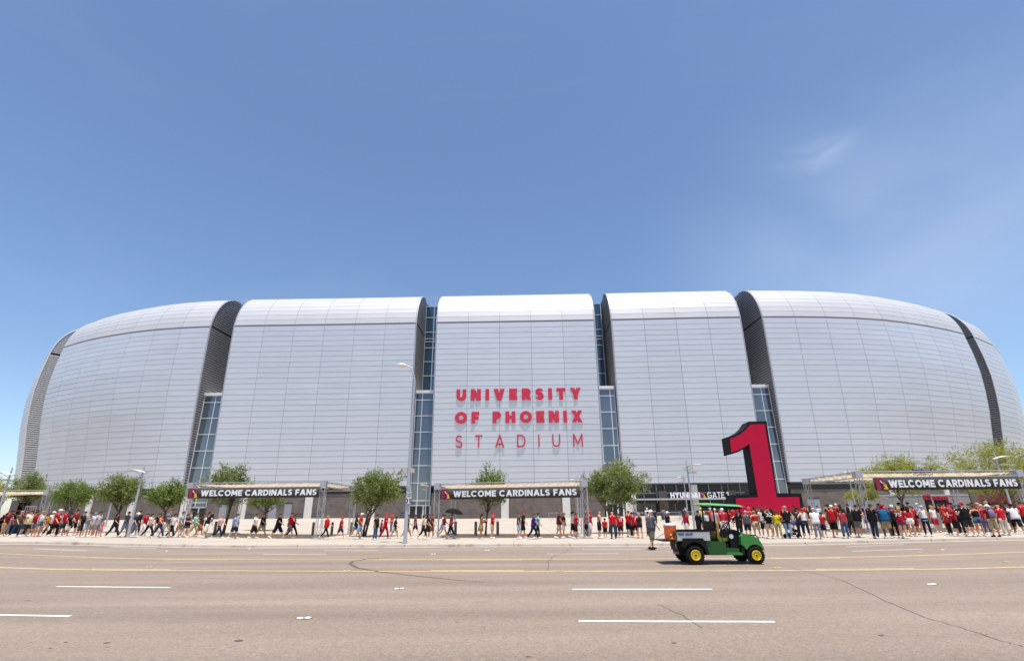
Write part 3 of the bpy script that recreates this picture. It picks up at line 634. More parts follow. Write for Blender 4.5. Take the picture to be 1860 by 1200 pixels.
# ================================================================== TREES
M_bark = mat('bark', (.085, .062, .045), .9, var=.3, scale=8, bump=.4)
def leaf_mat(name, a, b_):
    M, t, b, tcn = nodes_mat(name, .55, .35); at = t.nodes.new('ShaderNodeAttribute'); at.attribute_name = 'tone'
    col = ramp(t, at.outputs['Fac'], [(0, a), (1, b_)]); t.links.new(col, b.inputs['Base Color'])
    tr = t.nodes.new('ShaderNodeBsdfTranslucent'); t.links.new(col, tr.inputs['Color']); ms = t.nodes.new('ShaderNodeMixShader'); ms.inputs[0].default_value = .30
    t.links.new(b.outputs[0], ms.inputs[1]); t.links.new(tr.outputs[0], ms.inputs[2]); t.links.new(ms.outputs[0], t.nodes['Material Output'].inputs['Surface']); return M
M_leaf = {'oak': leaf_mat('leaf_olive', (.105, .145, .03), (.28, .325, .09)), 'mesq': leaf_mat('leaf_mesquite', (.105, .16, .028), (.27, .335, .075)), 'palo': leaf_mat('leaf_palo_verde', (.22, .24, .03), (.42, .42, .08)), 'red': leaf_mat('flower_red', (.10, .07, .03), (.34, .06, .06))}
def tree(base, box, kind, label, n=5200, leaf=.155, seed=1, trunk_r=.10, lean=0., open_=.5, stem=True, name='tree', cat='tree', clumps=44, stems=1):
    """base: ground point; box: (x0, x1, z0, z1) of the crown in world metres at the trunk's depth"""
    n = int(n * 1.75); rng = np.random.default_rng(seed); x0, x1, z0, z1 = box; bx, by, bz = base
    root = thing(name, base, label, cat, 'trees on the plaza')
    cx, cz = (x0 + x1) / 2 - bx, (z0 + z1) / 2 - bz; rx, rz = (x1 - x0) / 2, (z1 - z0) / 2; ry = rx * .9
    # clump centres fill an uneven dome
    C = []
    while len(C) < clumps:
        v = rng.normal(size=3); v /= np.linalg.norm(v); r = rng.uniform(.25, 1.0) ** .5 * .93
        if v[2] < 0: v[2] *= .75
        C.append((v * r * np.array([rx, ry, rz]) * rng.uniform(.62, 1.22, 3) + np.array([cx, 0, cz]), rng.uniform(.13, .34) * min(rx, rz * 1.3)))
    # trunk and limbs
    mb = MB(); fork = Vector((cx * .35 + lean, 0, max(.5, (z0 - bz) * .82)))
    for q in range(stems):
        sx_ = (q - (stems - 1) / 2) * .5
        mb.tube([(sx_ * .3, 0, -.1), (sx_ * .4 + fork.x * .3, .02, fork.z * .4), (fork.x + sx_ * .5, 0, fork.z)], [trunk_r * 1.25, trunk_r, trunk_r * .8], 8)
        for k in range(6 if stems == 1 else 3):
            c_, r_ = C[(k * 7 + q * 3) % len(C)]; e = Vector(c_); st = Vector((fork.x + sx_ * .5, 0, fork.z)); md = st.lerp(e, .5) + Vector((0, 0, -.12 * rz))
            mb.tube([st - Vector((0, 0, .05)), md, e], [trunk_r * .62, trunk_r * .4, trunk_r * .12], 6)
            for k2 in range(2):
                c2, _ = C[(k * 5 + k2 * 11 + 3) % len(C)]; mb.tube([md, md.lerp(Vector(c2), .5) + Vector((0, 0, .1)), c2], [trunk_r * .3, trunk_r * .2, trunk_r * .06], 5)
    mb.build('trunk', M_bark, root, 60)
    # twigs of leaves: leaves cluster along short sprigs around each clump
    cen = np.array([c_ for c_, _ in C]); rad = np.array([r_ for _, r_ in C])
    ns = n // 9; ci = rng.integers(0, len(C), ns); d = rng.normal(size=(ns, 3)); d /= np.linalg.norm(d, axis=1)[:, None]
    rr = rng.uniform(.15, 1.15, ns) ** .6; s0 = cen[ci] + d * (rad[ci] * rr)[:, None]; sd_ = d + rng.normal(size=(ns, 3)) * .5 + np.array([0, 0, .25]); sd_ /= np.linalg.norm(sd_, axis=1)[:, None]
    t_ = np.tile(np.linspace(0, 1, 9), ns); P = np.repeat(s0, 9, 0) + np.repeat(sd_, 9, 0) * (t_ * .34 * (leaf / .13))[:, None] + rng.normal(size=(ns * 9, 3)) * leaf * .38
    N = len(P); a = rng.normal(size=(N, 3)); a[:, 2] *= .6; a /= np.linalg.norm(a, axis=1)[:, None]; b_ = rng.normal(size=(N, 3)); b_ -= a * (a * b_).sum(1)[:, None]; b_ /= np.linalg.norm(b_, axis=1)[:, None]
    L = leaf * rng.uniform(.6, 1.25, N)[:, None]; V = np.stack([P - a * L * .5, P + b_ * L * .24, P + a * L * .5, P - b_ * L * .24], 1).reshape(-1, 3)
    me = bpy.data.meshes.new('crown'); me.vertices.add(4 * N); me.vertices.foreach_set('co', V.ravel()); me.loops.add(4 * N); me.loops.foreach_set('vertex_index', np.arange(4 * N)); me.polygons.add(N)
    me.polygons.foreach_set('loop_start', np.arange(N) * 4); me.polygons.foreach_set('loop_total', np.full(N, 4)); me.update(); me.validate()
    tone = np.clip(np.repeat(rng.uniform(0, 1, ns), 9) * .6 + rng.uniform(0, .4, N), 0, 1); at = me.attributes.new('tone', 'FLOAT', 'FACE'); at.data.foreach_set('value', tone.astype(np.float32))
    me.materials.append(M_leaf[kind]); obj('crown', me, root); return root
def ptree(bpx, bpy_, cb, kind, label, y=None, **k):
    """tree from photo columns: base pixel (or depth y) and the crown's pixel box"""
    if y is None: b_ = gp(bpx, bpy_)
    else: q = at_y(bpx, bpy_, y); b_ = Vector((q.x, y, ground(q.x, y)))
    a, c_ = at_y(cb[0], cb[3], b_.y), at_y(cb[2], cb[1], b_.y)
    return tree(tuple(b_), (a.x, c_.x, a.z, c_.z), kind, label, **k)
ptree(45, 925, (8, 860, 88, 915), 'oak', 'loose grey-green tree behind the frame at the far left', y=52, n=4500, seed=3, clumps=36)
ptree(4, 925, (-30, 872, 26, 915), 'palo', 'pale tree at the very left edge of the picture', y=70, n=3000, seed=33, clumps=26)
ptree(128, 930, (82, 874, 178, 926), 'mesq', 'broad bushy green tree left of the leaning wing lamp', y=46, n=7000, seed=4, stems=2, leaf=.12)
ptree(219, 932, (172, 866, 268, 922), 'oak', 'dark green tree directly behind the leaning wing lamp', y=46, n=6800, seed=5)
ptree(302, 930, (268, 876, 338, 921), 'mesq', 'rounded green tree against the left side of the left banner frame', y=46, n=6000, seed=6)
ptree(405, 968, (366, 838, 463, 926), 'oak', 'tall open-crowned tree rising above the left banner', y=42.5, n=5200, seed=7, open_=.8, lean=.25, trunk_r=.11)
ptree(480, 962, (448, 884, 517, 924), 'oak', 'small dense tree seen below the left banner beside the tall tree', y=50, n=5200, seed=8, trunk_r=.09)
ptree(661, 971, (634, 852, 736, 928), 'oak', 'full olive-green tree left of the street lamp with speed sign', y=40.5, n=8200, seed=9, stems=2, trunk_r=.08)
ptree(882, 971, (853, 856, 927, 923), 'oak', 'slim tree with flat-bottomed crown behind the centre banner', y=40.5, n=6000, seed=10, trunk_r=.07)
ptree(1108, 962, (1064, 840, 1166, 928), 'oak', 'dense tree right of the centre banner frame', y=42.5, n=9500, seed=11, trunk_r=.12)
ptree(1632, 915, (1556, 832, 1722, 903), 'palo', 'wide yellow-green tree behind the right banner', y=60, n=15000, seed=12, leaf=.16, trunk_r=.14, clumps=70)
ptree(1812, 915, (1742, 806, 1885, 912), 'palo', 'tall yellow-green tree at the right edge', y=56, n=16000, seed=13, leaf=.16, clumps=76)
ptree(1560, 925, (1535, 888, 1590, 915), 'palo', 'low yellow-green shrubby tree beside the right frame post', y=66, n=2600, seed=15, clumps=20)
tr = ptree(1806, 925, (1778, 896, 1838, 921), 'red', 'red flowering shrub below the right edge tree', y=52, n=2600, seed=14, name='shrub', cat='shrub', clumps=24, leaf=.12)
# ================================================================== TRUSS GATES AND BANNERS
M_alu = mat('aluminium', (.42, .42, .44), .55, .35)
M_fab = mat('canopy_fabric', (.66, .53, .34), .9, trans=.55)
M_ban = mat('banner_black', (.060, .055, .050), .85, var=.1, scale=3, spec=.15)
def truss(mb, a, b_, w=.34, n=None, r=.023, up=(0, 0, 1)):
    """square lattice beam between two points"""
    a, b_ = Vector(a), Vector(b_); d = (b_ - a); L = d.length; d.normalize(); u = Vector(up); u = (u - d * u.dot(d)).normalized(); v = d.cross(u); n = n or max(2, int(L / .55))
    cs = [(u * sx + v * sy) * (w / 2) for sx, sy in ((1, 1), (1, -1), (-1, -1), (-1, 1))]
    for c_ in cs: mb.tube([a + c_, b_ + c_], r, 6)
    for k in range(4):
        c0, c1 = cs[k], cs[(k + 1) % 4]
        for i in range(n):
            p0, p1 = a + d * (L * i / n), a + d * (L * (i + 1) / n); q0, q1 = (c0, c1) if i % 2 else (c1, c0)
            mb.tube([p0 + q0, p1 + q1], r * .55, 5)
        mb.tube([a + c0, a + c1], r * .6, 5); mb.tube([b_ + c0, b_ + c1], r * .6, 5)
    return mb
def cornerblock(root, p, h=.42):
    o = MB().box((p[0] - h / 2, p[1] - h / 2, p[2] - h / 2), (p[0] + h / 2, p[1] + h / 2, p[2] + h / 2)); return o.build('corner_block', M_alu, root)
def gate(fl, fr, depth, hz, label, skew=0., bl=None, br=None, ban=None, banlabel=None):
    """four-legged truss portal; fl, fr are the front feet (x, y)"""
    fl, fr = Vector(fl), Vector(fr); d = (fr - fl).normalized(); nrm = Vector((-d.y, d.x)); bl = Vector(bl) if bl else fl + nrm * depth + d * skew; br = Vector(br) if br else fr + nrm * depth + d * skew
    z = lambda p: ground(p.x, p.y); org = Vector((fl.x, fl.y, z(fl))); root = thing('truss_gate', org, label, 'truss frame', 'banner frames over the queue')
    top = max(z(fl), z(fr)) + hz
    def L3(p, zz): return Vector((p.x, p.y, zz)) - org
    for p in (fl, fr, bl, br):
        truss(MB(), L3(p, z(p) + .06), L3(p, top - .2), up=(1, 0, 0)).build('leg', M_alu, root)
        q = L3(p, z(p)); MB().box((q.x - .33, q.y - .33, q.z), (q.x + .33, q.y + .33, q.z + .05)).build('base_plate', M_alu, root); cornerblock(root, L3(p, top))
    for nm, a, b_ in (('front_beam', fl, fr), ('back_beam', bl, br), ('side_beam', fl, bl), ('side_beam', fr, br)):
        e = (b_ - a).normalized() * .21; truss(MB(), L3(a + e, top), L3(b_ - e, top)).build(nm, M_alu, root)
    # sagging fabric roof between the beams
    mb = MB(); n = 8; vs = []
    for i in range(n + 1):
        for j in range(5):
            u, v = i / n, j / 4; p = (fl * (1 - u) + fr * u) * (1 - v) + (bl * (1 - u) + br * u) * v + nrm * (.20 * (1 - 2 * v)); q = L3(p, top + .06 - .16 * math.sin(math.pi * u) * math.sin(math.pi * v)); vs.append(q)
    fs = [(i * 5 + j, (i + 1) * 5 + j, (i + 1) * 5 + j + 1, i * 5 + j + 1) for i in range(n) for j in range(4)]; mb.add(vs, fs); mb.build('roof_fabric', M_fab, root, 1)
    if ban:
        u0, u1, z1, z0 = ban; wv = (fr - fl).length; a = fl + d * (wv * u0); b_ = fl + d * (wv * u1); wb = (b_ - a).length
        rz = math.atan2(d.y, d.x); br_ = thing('banner', (a.x, a.y, top), banlabel, 'banner', 'welcome banners on the frames', rz)
        n = 24; mb = MB(); vs = []; ph = random.random() * 6
        wav = lambda u, v: .012 * math.sin(u * wb * 2.2 + ph) * (.3 + v) - .24
        for i in range(n + 1):
            for v in (0, .5, 1):
                vs.append((wb * i / n, wav(i / n, v), z1 + (z0 - z1) * v))
        vs += [(x_, y_ + .02, z_) for x_, y_, z_ in vs]; k = 3 * (n + 1); fs = []
        for i in range(n):
            for j in range(2): a_ = i * 3 + j; fs += [(a_, a_ + 1, a_ + 4, a_ + 3), (a_ + k, a_ + 3 + k, a_ + 4 + k, a_ + 1 + k)]
        for i in range(n): fs += [(i * 3, i * 3 + 3, i * 3 + 3 + k, i * 3 + k), (i * 3 + 2, i * 3 + 2 + k, i * 3 + 5 + k, i * 3 + 5)]
        mb.add(vs, fs); mb.build('cloth', M_ban, br_, 1)
        hh = z1 - z0; cap = hh * .58; tx = 'WELCOME CARDINALS FANS'; w1 = text_mesh(tx, size=cap, bold=.235, depth=.012, space=.115)['w']; avail = wb * .878
        text_letters('letter', tx, M_sgn, br_, (wb * .100, -.258, z0 + hh * .21), size=cap, bold=.235, depth=.012, sx=avail / w1, space=.115)
        emblem(br_, wb * .012, -.255, z0 + hh * .02, hh * .96)
        for k in range(9):
            for zz in (z1 - .03, z0 + .03): MB().tube([(wb * (k + .02) / 8.05, -.24, zz), (wb * (k + .02) / 8.05, -.1, zz + (.18 if zz > (z0 + z1) / 2 else .0))], .008, 4).build('tie', M_alu, br_)
    return root
def gfoot(px, py_): p = gp(px, py_); return (p.x, p.y)
gL = (gfoot(330, 974.5), gfoot(577, 978)); gC = (gfoot(791, 976.5), gfoot(1066, 977.2))
def toz(pt, px, py_): return at_y(px, py_, pt[1]).z - ground(*pt)
gate(gL[0], gL[1], 7.5, 3.42, 'aluminium truss frame with the left welcome banner, beside the tall open tree', br=tuple(gp(636, 970))[:2], bl=tuple(gp(425, 969))[:2], ban=(.0, .985, -.19, -.88), banlabel='black welcome banner on the left truss frame')
gate(gC[0], gC[1], 7.0, 3.36, 'aluminium truss frame with the centre welcome banner, facing the street squarely', bl=tuple(gp(822, 969.5))[:2], br=tuple(gp(1053, 969.5))[:2], ban=(.03, .975, -.19, -.88), banlabel='black welcome banner on the centre truss frame')
gr0, gr1 = Vector((21.8, 33.2, .2)), Vector((31.75, 33.0, .25))
gate((gr0.x, gr0.y), (gr1.x, gr1.y), 7.0, 3.40, 'aluminium truss frame with the right welcome banner, over the densest crowd', bl=(22.55, 40.5), br=(33.4, 40.2), ban=(.075, .975, -.20, -.95), banlabel='black welcome banner on the right truss frame')
q0, q1 = gp(-190, 970), gp(66, 967)
gate((q0.x, q0.y), (q1.x, q1.y), 6.5, 3.3, 'aluminium truss frame cut off by the left edge of the picture', bl=tuple(q0 + Vector((-1, 7, 0)))[:2], br=tuple(gp(76, 962.5))[:2])
# ================================================================== BOLLARDS
M_bol = mat('bollard_grey', (.13, .115, .115), .6)
bol = None
for px, py_, lab in ((357, 970, 'under the left end of the left banner'), (389, 971, 'beside the tall open tree trunk'), (567.5, 971, 'left of the right post of the left banner frame'), (602, 971, 'just right of the left banner frame'), (637, 971, 'by the back post near the olive-green tree'),
                     (827, 971.5, 'below the black umbrella'), (864, 971.5, 'left of the slim tree trunk'), (904, 971.5, 'right of the slim tree trunk'), (20, 967, 'behind the queue at the far left')):
    p = gp(px, py_)
    if bol is None:
        bol = thing('bollard', p, 'x', 'bollard', 'dark grey bollards'); MB().lathe([(.105, 0), (.105, .90), (.095, .95), (.05, .975), (.001, .98)], 14).build('post', M_bol, bol, 40); MB().lathe([(.15, 0), (.15, .025), (.106, .03)], 14).build('base_ring', M_bol, bol, 40); o = bol
    else: o = copy_tree(bol); o.location = p
    o['label'] = 'dark grey round bollard ' + lab
# ================================================================== LAMPS AND SIGNS
M_galv = mat('galvanised', (.46, .46, .48), .45, .5)
M_wing = mat('lamp_wing', (.55, .52, .48), .5, .2)
def wing_lamp(px, py_, top, label, y=None, sc=1., rz=0.):
    """plaza lamp: mast, curved wing reflector, slim tip and a small up-light head"""
    if y is None: p = gp(px, py_)
    else: q = at_y(px, py_, y); p = Vector((q.x, y, ground(q.x, y)))
    h = at_y(top[0], top[1], p.y).z - p.z
    r = thing('wing_lamp', p, label, 'lamp post', 'plaza lamps with wing tops', rz); k = h / 5.2
    MB().lathe([(.085 * sc, 0), (.085 * sc, .3), (.07 * sc, h * .5), (.06 * sc, h * .93), (.03 * sc, h), (.001, h + .01)], 12).build('mast', M_galv, r, 40)
    MB().lathe([(.16, 0), (.16, .04), (.09, .06)], 12).build('base_flange', M_galv, r, 40)
    n = 10; vs = []; fs = []
    for i in range(n + 1):
        u = i / n; x = (-1.05 + 1.3 * u) * k; z = h * .885 + (.10 * math.sin(u * math.pi) + .16 * (1 - u)) * k - .05 * k
        hw = (.20 + .28 * math.sin(math.pi * min(1, u * .9 + .1))) * k
        vs += [(x, -hw, z), (x, 0, z + .05 * k), (x, hw, z), (x, -hw, z + .03), (x, 0, z + .03 + .05 * k), (x, hw, z + .03)]
    for i in range(n):
        a = i * 6
        for j in (0, 1): fs += [(a + j, a + j + 1, a + 7 + j, a + 6 + j), (a + 3 + j, a + 9 + j, a + 10 + j, a + 4 + j)]
        fs += [(a, a + 6, a + 9, a + 3), (a + 2, a + 5, a + 11, a + 8)]
    fs += [(0, 3, 4, 1), (1, 4, 5, 2)]; mb = MB(); mb.add(vs, fs); mb.build('wing_reflector', M_wing, r, 1)
    MB().box((-.62 * k, -.16 * k, h * .80), (-.10 * k, .16 * k, h * .82)).tube([(-.15 * k, 0, h * .81), (0, 0, h * .79)], .03, 6).build('lamp_head', M_wing, r)
    for s in (-.18, .18): MB().tube([(0, 0, h * .84), (s * k * 2, s * k, h * .885)], .018, 5).build('strut', M_galv, r)
    return r
wing_lamp(232, 976, (257, 843), 'leaning-looking wing-topped lamp post among the queue at left', rz=.1)
wing_lamp(-3, 930, (18, 848), 'wing-topped lamp post at the far left edge', y=39, rz=.2)
wing_lamp(1262, 962, (1245, 834), 'wing-topped lamp post standing behind the utility vehicle', y=42, rz=math.pi * .86)
wing_lamp(1838, 922, (1804, 818), 'wing-topped lamp post behind the right end of the right banner', y=44, rz=math.pi * .95)
wing_lamp(772, 940, (769, 874), 'small distant wing lamp in front of the glass slot left of centre', y=66, rz=.9)
wing_lamp(1249, 930, (1241, 860), 'thin distant wing lamp left of the gate lettering', y=74, rz=.4)
wing_lamp(1553, 915, (1536, 850), 'distant wing lamp left of the right banner frame', y=62, rz=.5)
wing_lamp(1862, 915, (1849, 846), 'distant wing lamp at the right edge beside the palo verde tree', y=64, rz=.5)
wing_lamp(193, 950, (204, 876), 'distant wing lamp hidden in the dark green left tree', y=62, rz=.3)
wing_lamp(1050, 930, (1031, 864), 'distant wing lamp peeking over the centre banner frame', y=60, rz=.6)
# street lamp with curved arm, sign and box
p = gp(735.5, 986.5); sl = thing('street_lamp', p, 'tall curved-arm street lamp with speed limit sign at the kerb', 'street lamp')
hz = at_y(750, 700, p.y).z - p.z; tz = at_y(735, 664, p.y).z - p.z; tx = at_y(730, 661, p.y).x - p.x
MB().lathe([(.125, 0), (.125, .05), (.115, .1), (.075, hz * .98)], 14).build('pole', M_galv, sl, 40)
mb = MB(); mb.tube([(0, 0, hz * .97), (.02, 0, hz + .25), (-.05, 0, hz + .62), (-.25, 0, tz - .12), (tx * .62, 0, tz)], [.07, .06, .05, .045, .04], 10); mb.build('arm', M_galv, sl, 60)
M_lampw = mat('luminaire_white', (.72, .71, .68), .4)
MB().lathe([(.02, .17), (.10, .16), (.26, .08), (.34, .0), (.33, -.05), (.001, -.07)], 18, (tx, 0, tz)).build('luminaire', M_lampw, sl, 50)
MB().lathe([(.03, .15), (.035, .24), (.001, .25)], 8, (tx, 0, tz)).build('photocell', mat('photocell', (.05, .05, .06), .5), sl)
zs = at_y(736, 855, p.y).z - p.z
MB().box((-.36, -.12, zs - .12), (-.09, .12, zs + .16)).build('junction_box', mat('box_beige', (.52, .48, .42), .7), sl); MB().box((.09, -.1, zs - .10), (.30, .12, zs + .15)).build('junction_box', mat('box_beige', (.52, .48, .42)), sl)
MB().box((-.24, -.06, zs - .40), (-.08, .06, zs - .26)).build('small_box', mat('box_beige2', (.35, .32, .29), .7), sl)
MB().box((-.13, -.13, zs - .95), (.15, -.11, zs - .90)).build('strap', M_galv, sl); MB().lathe([(.1, 0), (.1, .06)], 12, (0, 0, zs - 1.2)).build('pole_band', M_galv, sl)
z0, z1 = at_y(743, 915, p.y).z - p.z, at_y(743, 893, p.y).z - p.z
pl = MB().box((-.06, -.165, z0), (.26, -.145, z1)).build('sign_plate', M_sgn, sl); M_blk = mat('print_black', (.02, .02, .02), .6)
hs = z1 - z0
MB().box((-.05, -.1695, z0 + .012), (.25, -.1655, z0 + .022)).box((-.05, -.1695, z1 - .022), (.25, -.1655, z1 - .012)).box((-.05, -.1695, z0 + .0225), (-.04, -.1655, z1 - .0225)).box((.24, -.1695, z0 + .0225), (.25, -.1655, z1 - .0225)).build('border', M_blk, pl)
for tx_, zz, sz, bd in (('SPEED', z1 - hs * .24, hs * .12, .2), ('LIMIT', z1 - hs * .42, hs * .12, .2), ('35', z0 + hs * .10, hs * .36, .2)):
    text('lettering', tx_, M_blk, pl, (.10, -.166, zz), size=sz, bold=bd, depth=.004, align='CENTER', space=.2, sx=.85 if sz < hs * .2 else 1.)
# board on the right frame
q = at_y(1675, 855, gr0.y + .5); bd = thing('notice_board', (q.x, q.y, q.z - .25), 'small dark printed board mounted on top of the right truss frame', 'sign board')
MB().box((-.62, -.02, 0), (.62, .02, .42)).build('board', mat('board_dark', (.035, .035, .04), .5), bd); MB().tube([(-.4, .0, 0), (-.4, 0, -.2)], .02, 6).build('post', M_galv, bd); MB().tube([(.4, .0, 0), (.4, 0, -.2)], .02, 6).build('post', M_galv, bd)
for k, (a, c_, z_, w_) in enumerate(((-.55, (.35, .35, .35), .33, .5), (-.55, (.30, .03, .05), .18, .26), (-.24, (.30, .03, .05), .06, .22), (.05, (.35, .35, .36), .22, .46), (.05, (.25, .25, .26), .10, .40), (.02, (.35, .35, .35), .33, .5))): MB().box((a, -.026, z_), (a + w_, -.0205, z_ + .06)).build('printed_line', mat('print_%d' % k, c_, .6), bd)
# ================================================================== BIG NUMERAL
YN = 58.
def npx(P): return [(lambda v: (v.x, v.z))(at_y(1300 + a / 6.667, 750 + b_ / 6.667, YN)) for a, b_ in P]
outer = npx([(83, 300), (205, 262), (300, 205), (360, 155), (405, 100), (618, 97), (745, 968), (1035, 968), (1060, 1110), (1078, 1290), (205, 1290), (212, 1000), (500, 985), (408, 372), (320, 450), (215, 500), (116, 533)])
# take the slender black side (return) off the left of the outline: the face starts inside the depth the eye sees
face = npx([(168, 310), (290, 262), (365, 200), (425, 135), (590, 133), (735, 1018), (1005, 1012), (1040, 1290), (243, 1290), (243, 1028), (510, 1018), (405, 372), (330, 420), (260, 452), (188, 478)])
inn = npx([(148, 286), (230, 262), (310, 215), (365, 165), (405, 100), (618, 97), (745, 968), (1035, 968), (1060, 1110), (1078, 1290), (205, 1290), (205, 990), (500, 985), (408, 380), (330, 440), (262, 475), (180, 500)])
base = Vector((inn[9][0] - 3.8, YN, ground(28, YN)))
num = thing('number_sculpture', base, 'giant red numeral one with thick black edge towering over the crowd', 'sculpture')
def loc2(P): return [(a - base.x, max(b_, base.z - .05) - base.z) for a, b_ in P]
def tri_prism(P, y0, y1, name, M_):
    b = bmesh.new(); vs = [b.verts.new((x, y0, z)) for x, z in P]; f = b.faces.new(vs); r = bmesh.ops.extrude_face_region(b, geom=[f]); bmesh.ops.translate(b, vec=(0, y1 - y0, 0), verts=[v for v in r['geom'] if isinstance(v, bmesh.types.BMVert)])
    bmesh.ops.triangulate(b, faces=b.faces); bmesh.ops.recalc_face_normals(b, faces=b.faces); me = bpy.data.meshes.new(name); b.to_mesh(me); b.free(); me.materials.append(M_); return obj(name, me, num)
tri_prism(loc2(inn), 0, 1.9, 'black_body', mat('numeral_black', (.010, .011, .015), .6, spec=.12))
tri_prism(loc2(face), -.06, -.003, 'red_face', mat('numeral_red', (.45, .006, .04), .5, var=.05, scale=.4, spec=.15))
# ================================================================== BARRIERS, KIOSKS, SMALL THINGS BY THE GATE
M_bar = mat('barrier_steel', (.42, .42, .43), .4, .6)
def barrier_proto(label):
    r = thing('crowd_barrier', (0, 0, 0), label, 'barrier', 'steel crowd barriers')
    MB().tube([(-1.0, 0, .18), (-1.0, 0, 1.02), (-.93, 0, 1.09), (.93, 0, 1.09), (1.0, 0, 1.02), (1.0, 0, .18), (-1.0, 0, .18)], .021, 6).build('frame', M_bar, r)
    mb = MB()
    for k in range(1, 15): mb.tube([(-1 + k * 2 / 15, 0, .18), (-1 + k * 2 / 15, 0, 1.08)], .010, 5)
    mb.build('bars', M_bar, r)['kind'] = 'stuff'
    for s in (-.7, .7): MB().tube([(s, -.28, 0.01), (s, -.2, .05), (s, 0, .18), (s, .2, .05), (s, .28, 0.01)], .018, 6).build('foot', M_bar, r)
    return r
bp_ = None
BARS = [(1168, 945, 66, 0, 'left end of the rail before the gate doors'), (1195, 945, 66, 0, 'second from left in the rail before the gate doors'), (1222, 945, 66, 0, 'third from left in the rail before the gate doors'), (1249, 945, 66, 0, 'behind the red jacket, before the gate doors'), (1276, 945, 66, 0, 'seen under the vehicle roof, before the gate doors'),
        (1303, 945, 66, 0, 'right end of the rail before the gate doors'), (1709, 966, None, 1.05, 'angled beside the big red jersey'), (1690, 961, None, .5, 'behind the white-top blonde woman'), (1604, 968, None, 1.2, 'beside the right frame post'), (1556, 966, None, .2, 'behind the black-shirted men at the right frame'),
        (1010, 944, 75, 0, 'behind the centre banner near the wall'), (1330, 955, 52, .1, 'behind the plaid shirt by the vehicle')]
for px, py_, y, rz, lab in BARS:
    if y: q = at_y(px, py_, y); p = Vector((q.x, y, ground(q.x, y)))
    else: p = gp(px, py_)
    L_ = 'steel crowd barrier ' + lab
    if bp_ is None: bp_ = barrier_proto(L_); o = bp_
    else: o = copy_tree(bp_); o['label'] = L_
    o.location = p; o.rotation_euler = (0, 0, rz)
M_kred = mat('kiosk_red', '9c1228', .5); M_kblk = mat('kiosk_black', (.012, .012, .013), .6, spec=.15); M_kgrey = mat('kiosk_grey', (.30, .29, .28), .7)
def kiosk(px0, px1, pyt, pyb, y, label):
    a, b_ = at_y(px0, pyt, y), at_y(px1, pyb, y); g0 = ground(a.x, y); w = b_.x - a.x; zt = a.z - g0; zb = b_.z - g0
    r = thing('ticket_kiosk', (a.x, y, g0), label, 'kiosk', 'red and black kiosks at the right gate')
    MB().box((.03, .03, 0), (w - .03, .33, zb - .002)).build('cabinet', M_kblk, r); hd = MB().prism([(0, zb), (w, zb), (w, zt - .06), (w - .06, zt), (.06, zt), (0, zt - .06)], 0, .36, 'y').build('red_header', M_kred, r)
    MB().box((w * .3, -.02, zb + .12), (w * .7, -.002, zt - .15)).build('window', M_kblk, hd); MB().box((w * .2, -.08, .9), (w * .8, .028, .96)).build('counter', M_kgrey, r)
kiosk(1680, 1692.5, 898, 907, 50, 'left red-topped black kiosk under the right banner'); kiosk(1698, 1710, 900.5, 907.5, 50, 'middle red-topped black kiosk under the right banner'); kiosk(1711, 1721, 901, 907, 52, 'right narrow red-topped kiosk under the right banner')
def bannerflag(px0, px1, pyt, pyb, y, label, M_):
    a, b_ = at_y(px0, pyt, y), at_y(px1, pyb, y); g0 = ground(a.x, y); r = thing('feather_flag', (a.x, y, g0), label, 'flag')
    MB().tube([(0, 0, 0), (0, 0, a.z - g0 + .05)], .02, 6).build('pole', M_galv, r); w = b_.x - a.x
    vs = [(w * i / 6, -.04 * math.sin(i), zz) for i in range(7) for zz in (b_.z - g0, a.z - g0)]; vs += [(x, y_ + .01, z_) for x, y_, z_ in vs]
    fs = [(2 * i, 2 * i + 2, 2 * i + 3, 2 * i + 1) for i in range(6)] + [(14 + 2 * i, 15 + 2 * i, 17 + 2 * i, 16 + 2 * i) for i in range(6)]; mb = MB(); mb.add(vs, fs); mb.build('cloth', M_, r, 1)
bannerflag(1730, 1734, 899, 925, 50, 'tall narrow red flag behind the crowd under the right banner', M_kred); bannerflag(1721.5, 1724, 901, 920, 53, 'slim red flag right of the kiosks', M_kred)
# screen wall and shelter behind the right banner
def screen(px0, px1, pyt, y, label, M_, n=6):
    a, b_ = at_y(px0, pyt, y), at_y(px1, pyt, y); g0 = ground(a.x, y); r = thing('screen_wall', (a.x, y, g0), label, 'wall'); w = b_.x - a.x; h = a.z - g0
    for k in range(n): MB().box((w * k / n + .02, 0, 0), (w * (k + 1) / n - .02, .2, h - .15)).build('panel', M_, r)
    MB().box((-.05, -.04, h - .148), (w + .05, .25, h)).build('coping', M_galv, r); return r
screen(1548, 1760, 899, 72, 'grey panelled screen wall behind the right banner', mat('screen_grey', (.24, .235, .23), .8, var=.1), 9)
screen(1757, 1778, 884, 64, 'brown brick pier wall beneath the right banner', M_brick, 1)
for px0, px1, lab in ((1594, 1613, 'red and white awning strip left of the kiosks'), (1567, 1580, 'pale awning strip behind the right frame post')):
    a, b_ = at_y(px0, 903, 68), at_y(px1, 906, 68); g0 = ground(a.x, 68); r = thing('stall_awning', (a.x, 68, g0), lab, 'awning'); w = b_.x - a.x
    MB().box((0, 0, b_.z - g0), (w, .8, a.z - g0)).build('valance', mat('awning_white', (.6, .56, .54), .8), r); MB().box((.05, -.01, b_.z - g0 + .03), (w - .05, -.002, b_.z - g0 + .13)).build('stripe', M_kred, r)
    for u in (0.05, w - .1): MB().tube([(u, .4, 0), (u, .4, b_.z - g0)], .03, 6).build('pole', M_galv, r)
